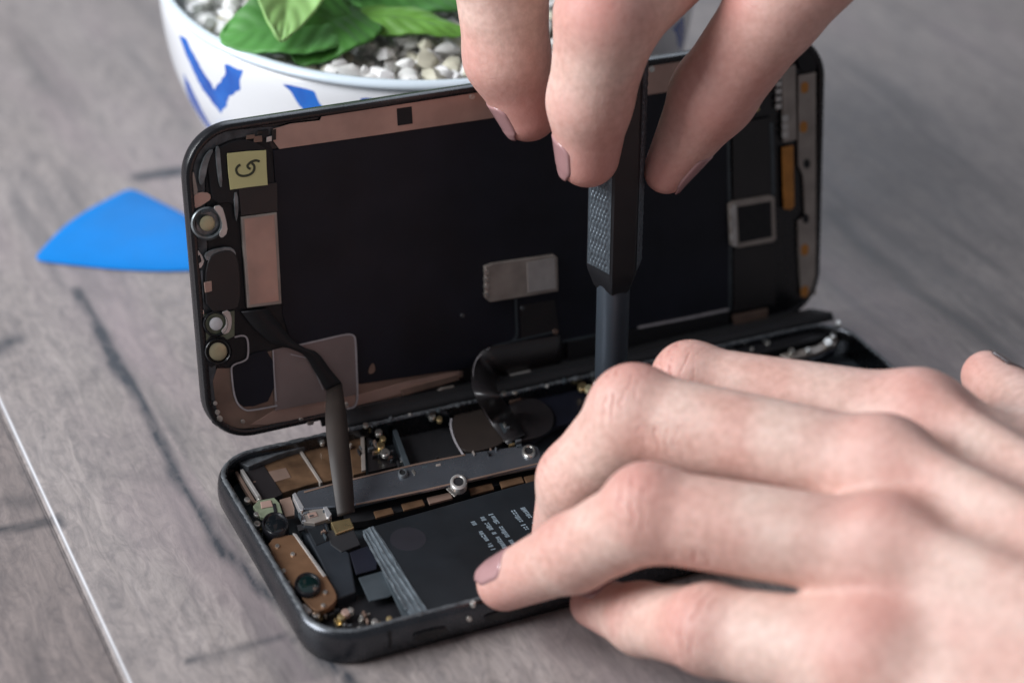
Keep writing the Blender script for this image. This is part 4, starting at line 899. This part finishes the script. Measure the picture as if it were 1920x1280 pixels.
Z = lambda x, y, z: atz(x, y, z)
def rpx(p, px): return px*((p-CAM)@fw)/FPX
def chain(pts):
    J = [np.array(q[0]) for q in pts]; return J, [rpx(j, q[1]) for j, q in zip(J, pts)]

def left_hand():
    hd = Hand()
    ring = [(Z(1660, 1035, 39), 92), (Z(1405, 1000, 39), 90), (Z(1218, 964, 36), 87), (Z(1075, 1036, 24), 72), (Z(946, 1092, 12.5), 53)]
    mid = [(Z(1660, 880, 43), 90), (Z(1400, 822, 43), 82), (Z(1192, 782, 40), 88), (Z(1085, 900, 25), 76), (Z(1052, 1000, 11.5), 55)]
    idx = [(Z(1725, 790, 41), 84), (Z(1500, 748, 41), 67), (Z(1298, 718, 38), 70), (Z(1235, 800, 22), 60), (Z(1200, 870, 12), 50)]
    pky = [(Z(1640, 1243, 27), 114), (Z(1480, 1215, 26), 88), (Z(1335, 1180, 22), 82), (Z(1205, 1160, 13), 66), (Z(1112, 1132, 8.5), 44)]
    for n, c in (('ring', ring), ('mid', mid), ('idx', idx), ('pky', pky)):
        J, R = chain(c); J = [J[0]]+J[2:]; R0 = R; hd.finger(n, J, [R0[0]]+R0[2:])
        hd.red.append((chain(c)[0][1], 6, .08))
    thb = [(atd(2080, 880, 352), 100), (atd(1935, 790, 366), 74), (atd(1850, 705, 376), 48)]
    J, R = chain(thb); hd.finger('thb', J, R)
    wr = np.array([108., -104, 34]); fa = np.array([.52, -.85, .06])
    mc = {n: hd.f[n][0][0] for n in ('ring', 'mid', 'idx', 'pky')}; rr = {n: hd.f[n][1][0] for n in mc}
    c = {'idx': wr+np.array([10, 6, 3.]), 'mid': wr+np.array([3, 2, 5.]), 'ring': wr+np.array([-4, -3, 3.]), 'pky': wr+np.array([-10, -8, -2.])}
    down = np.array([0, 0, -1.])
    for n in mc:
        hd.palm.append((mc[n]+down*1.5, c[n], rr[n]*.95, 12)); hd.palm.append((mc[n]+down*9, c[n]+down*6, rr[n]*.8, 12))
        dn = np.array([-.25, -.1, .95]); hd.bump.append(('_', mc[n]+dn*rr[n]*.30, rr[n]*.68, 5.5))
        if n in ('idx', 'mid', 'ring'): hd.bump.append(('_', (mc[n]+dn*rr[n]*.80, c[n]+dn*11.6), 2.2, 5.))
        hd.red.append((mc[n]+dn*rr[n], 10, .5))
    hd.palm.append((wr, wr+fa*80, 20, 26)); hd.palm.append((wr+np.array([9, 5, 0]), wr+np.array([12, 6, 0])+fa*80, 17, 24))
    hd.palm.append((J[0], wr+np.array([10, 10, -4.]), R[0], 13)); hd.palm.append((J[0], mc['idx']+down*6, R[0]*.7, 8))
    for n in ('ring', 'mid', 'idx', 'pky'): marks(hd, n, .62)
    hd.red.append((J[-1], 9, .5))
    o = finish(hd, 'hand', 'pale hand at the lower right, palm down, fingertips steadying the phone edge', .72)
    Jr, Rr = hd.f['ring']; ax = Jr[-1]-Jr[-2]; nail(hd, o, Jr[-1], ax, hd.dorsal('ring', 2)*1.0-RT*.55+UP*.1, Rr[-1], 7.2, 8.2, .35)
    Jp, Rp = hd.f['pky']; ax = Jp[-1]-Jp[-2]; nail(hd, o, Jp[-1], ax, np.array([0, 0, 1.])+tocam*.2+UP*.3, Rp[-1], 6.2, 8.5, .45)
    ax = J[-1]-J[-2]; nl = nail(hd, o, J[-1], ax, RT*.8+UP*.45-fw*.25, R[-1], 7.5, 8, .45, 'nailshade'); nl['label'] = 'thumbnail with its shadow painted into the colour'
    return hd
left_hand()

def right_hand():
    hd = Hand(); hd.kf = .8
    idx = [(atd(1440, -270, 392), 108), (atd(1140, 28, 374), 98), (atd(1106, 190, 382), 78), (atd(1102, 292, 389), 60)]
    mid = [(atd(1290, -370, 404), 108), (atd(938, -70, 391), 92), (atd(950, 105, 399), 79), (atd(990, 208, 405), 58)]
    rng_ = [(atd(1160, -460, 410), 104), (atd(900, -330, 400), 88), (atd(930, -170, 410), 76), (atd(980, -150, 420), 60)]
    pky = [(atd(1060, -540, 412), 96), (atd(900, -500, 406), 78), (atd(930, -380, 414), 66), (atd(985, -340, 422), 52)]
    thb = [(atd(1640, -190, 368), 112), (atd(1452, 18, 378), 90), (atd(1338, 176, 389), 80), (atd(1250, 320, 396), 44)]
    for n, c in (('idx', idx), ('mid', mid), ('rng', rng_), ('pky', pky)):
        J, R = chain(c); hd.finger(n, J, R)
    J, R = chain(thb); hd.finger('thb', J, R)
    wr = atd(2000, -640, 378); up_ = (wr-hd.f['mid'][0][0]); up_ = up_/np.linalg.norm(up_)
    for n, k in (('idx', .0), ('mid', 1), ('rng', 2), ('pky', 3)):
        a = hd.f[n][0][0]; b = wr+(hd.f['pky'][0][0]-hd.f['idx'][0][0])*.16*(k-1.5); hd.palm.append((a, b, hd.f[n][1][0], 13)); hd.palm.append((a+fw*8, b+fw*5, hd.f[n][1][0]*.8, 12))
        hd.red.append((a-fw*9, 10, .4))
    hd.palm.append((J[0], wr, R[0], 15)); hd.palm.append((J[0], hd.f['idx'][0][0], R[0]*.8, 9)); hd.palm.append((wr, wr+up_*80, 21, 27)); hd.palm.append((wr+fw*8, wr+fw*8+up_*80, 19, 25))
    for n in ('idx', 'mid', 'thb'): marks(hd, n, .85, .22, 0)
    hd.red.append((hd.f['idx'][0][1]-fw*9-RT*2, 9, .75)); hd.red.append((hd.f['thb'][0][2]-fw*4, 14, .7)); hd.red.append((hd.f['thb'][0][1]-fw*4, 16, .45)); hd.red.append((hd.f['thb'][0][3], 9, .3))
    o = finish(hd, 'hand', 'hand reaching down from the top edge, gripping the screwdriver between thumb and fingers', .75)
    for n, w in (('idx', 7.4), ('mid', 7.4)):
        Jn, Rn = hd.f[n]; nail(hd, o, Jn[-1], Jn[-1]-Jn[-2], -RT*.9-fw*.40-UP*.05, Rn[-1], w, 8.5, .38)
    Jn, Rn = hd.f['thb']; nail(hd, o, Jn[-1], Jn[-1]-Jn[-2], RT*1.0-UP*.35+fw*.05, Rn[-1], 8.0, 10, .45)
right_hand()

# ------------------------------------------------------------------ light: a big window to the left, a dim room around it
wd = bpy.data.worlds.new('World'); sc.world = wd; wd.use_nodes = True
bg = wd.node_tree.nodes['Background']; bg.inputs['Color'].default_value = (.82, .86, .95, 1); bg.inputs['Strength'].default_value = .225
def area(name, loc, target, sx, sy, power, col):
    l = bpy.data.lights.new(name, 'AREA'); l.shape = 'RECTANGLE'; l.size = sx*MM; l.size_y = sy*MM; l.energy = power; l.color = col
    o = bpy.data.objects.new(name, l); COL.objects.link(o); o.location = Vector(loc)*MM
    o.rotation_euler = (Vector(target)-Vector(loc)).to_track_quat('-Z', 'Y').to_euler(); return o
area('window_light', (-560, 190, 430), (60, 40, 20), 520, 480, 10.0, (.95, .97, 1.0))
area('far_window_light', (440, 900, 560), (80, 90, 20), 620, 420, 2.0, (.78, .87, 1.0))

# ------------------------------------------------------------------ camera
cd = bpy.data.cameras.new('camera'); co = bpy.data.objects.new('camera', cd); COL.objects.link(co)
from mathutils import Matrix
Rm = Matrix((RT.tolist(), UP.tolist(), (-fw).tolist())).transposed()
co.matrix_world = Matrix.Translation(Vector(CAM)*MM) @ Rm.to_4x4()
cd.sensor_width = 36; cd.lens = FPX/1920*36; cd.clip_start = .01; cd.clip_end = 20
cd.dof.use_dof = True; cd.dof.focus_distance = 398*MM; cd.dof.aperture_fstop = 10.5
sc.camera = co
sc.view_settings.view_transform = 'Standard'; sc.view_settings.look = 'None'; sc.view_settings.exposure = 0; sc.view_settings.gamma = 1
sc.render.engine = 'CYCLES'; sc.cycles.max_bounces = 8; sc.cycles.use_denoising = True; sc.cycles.sample_clamp_indirect = 4
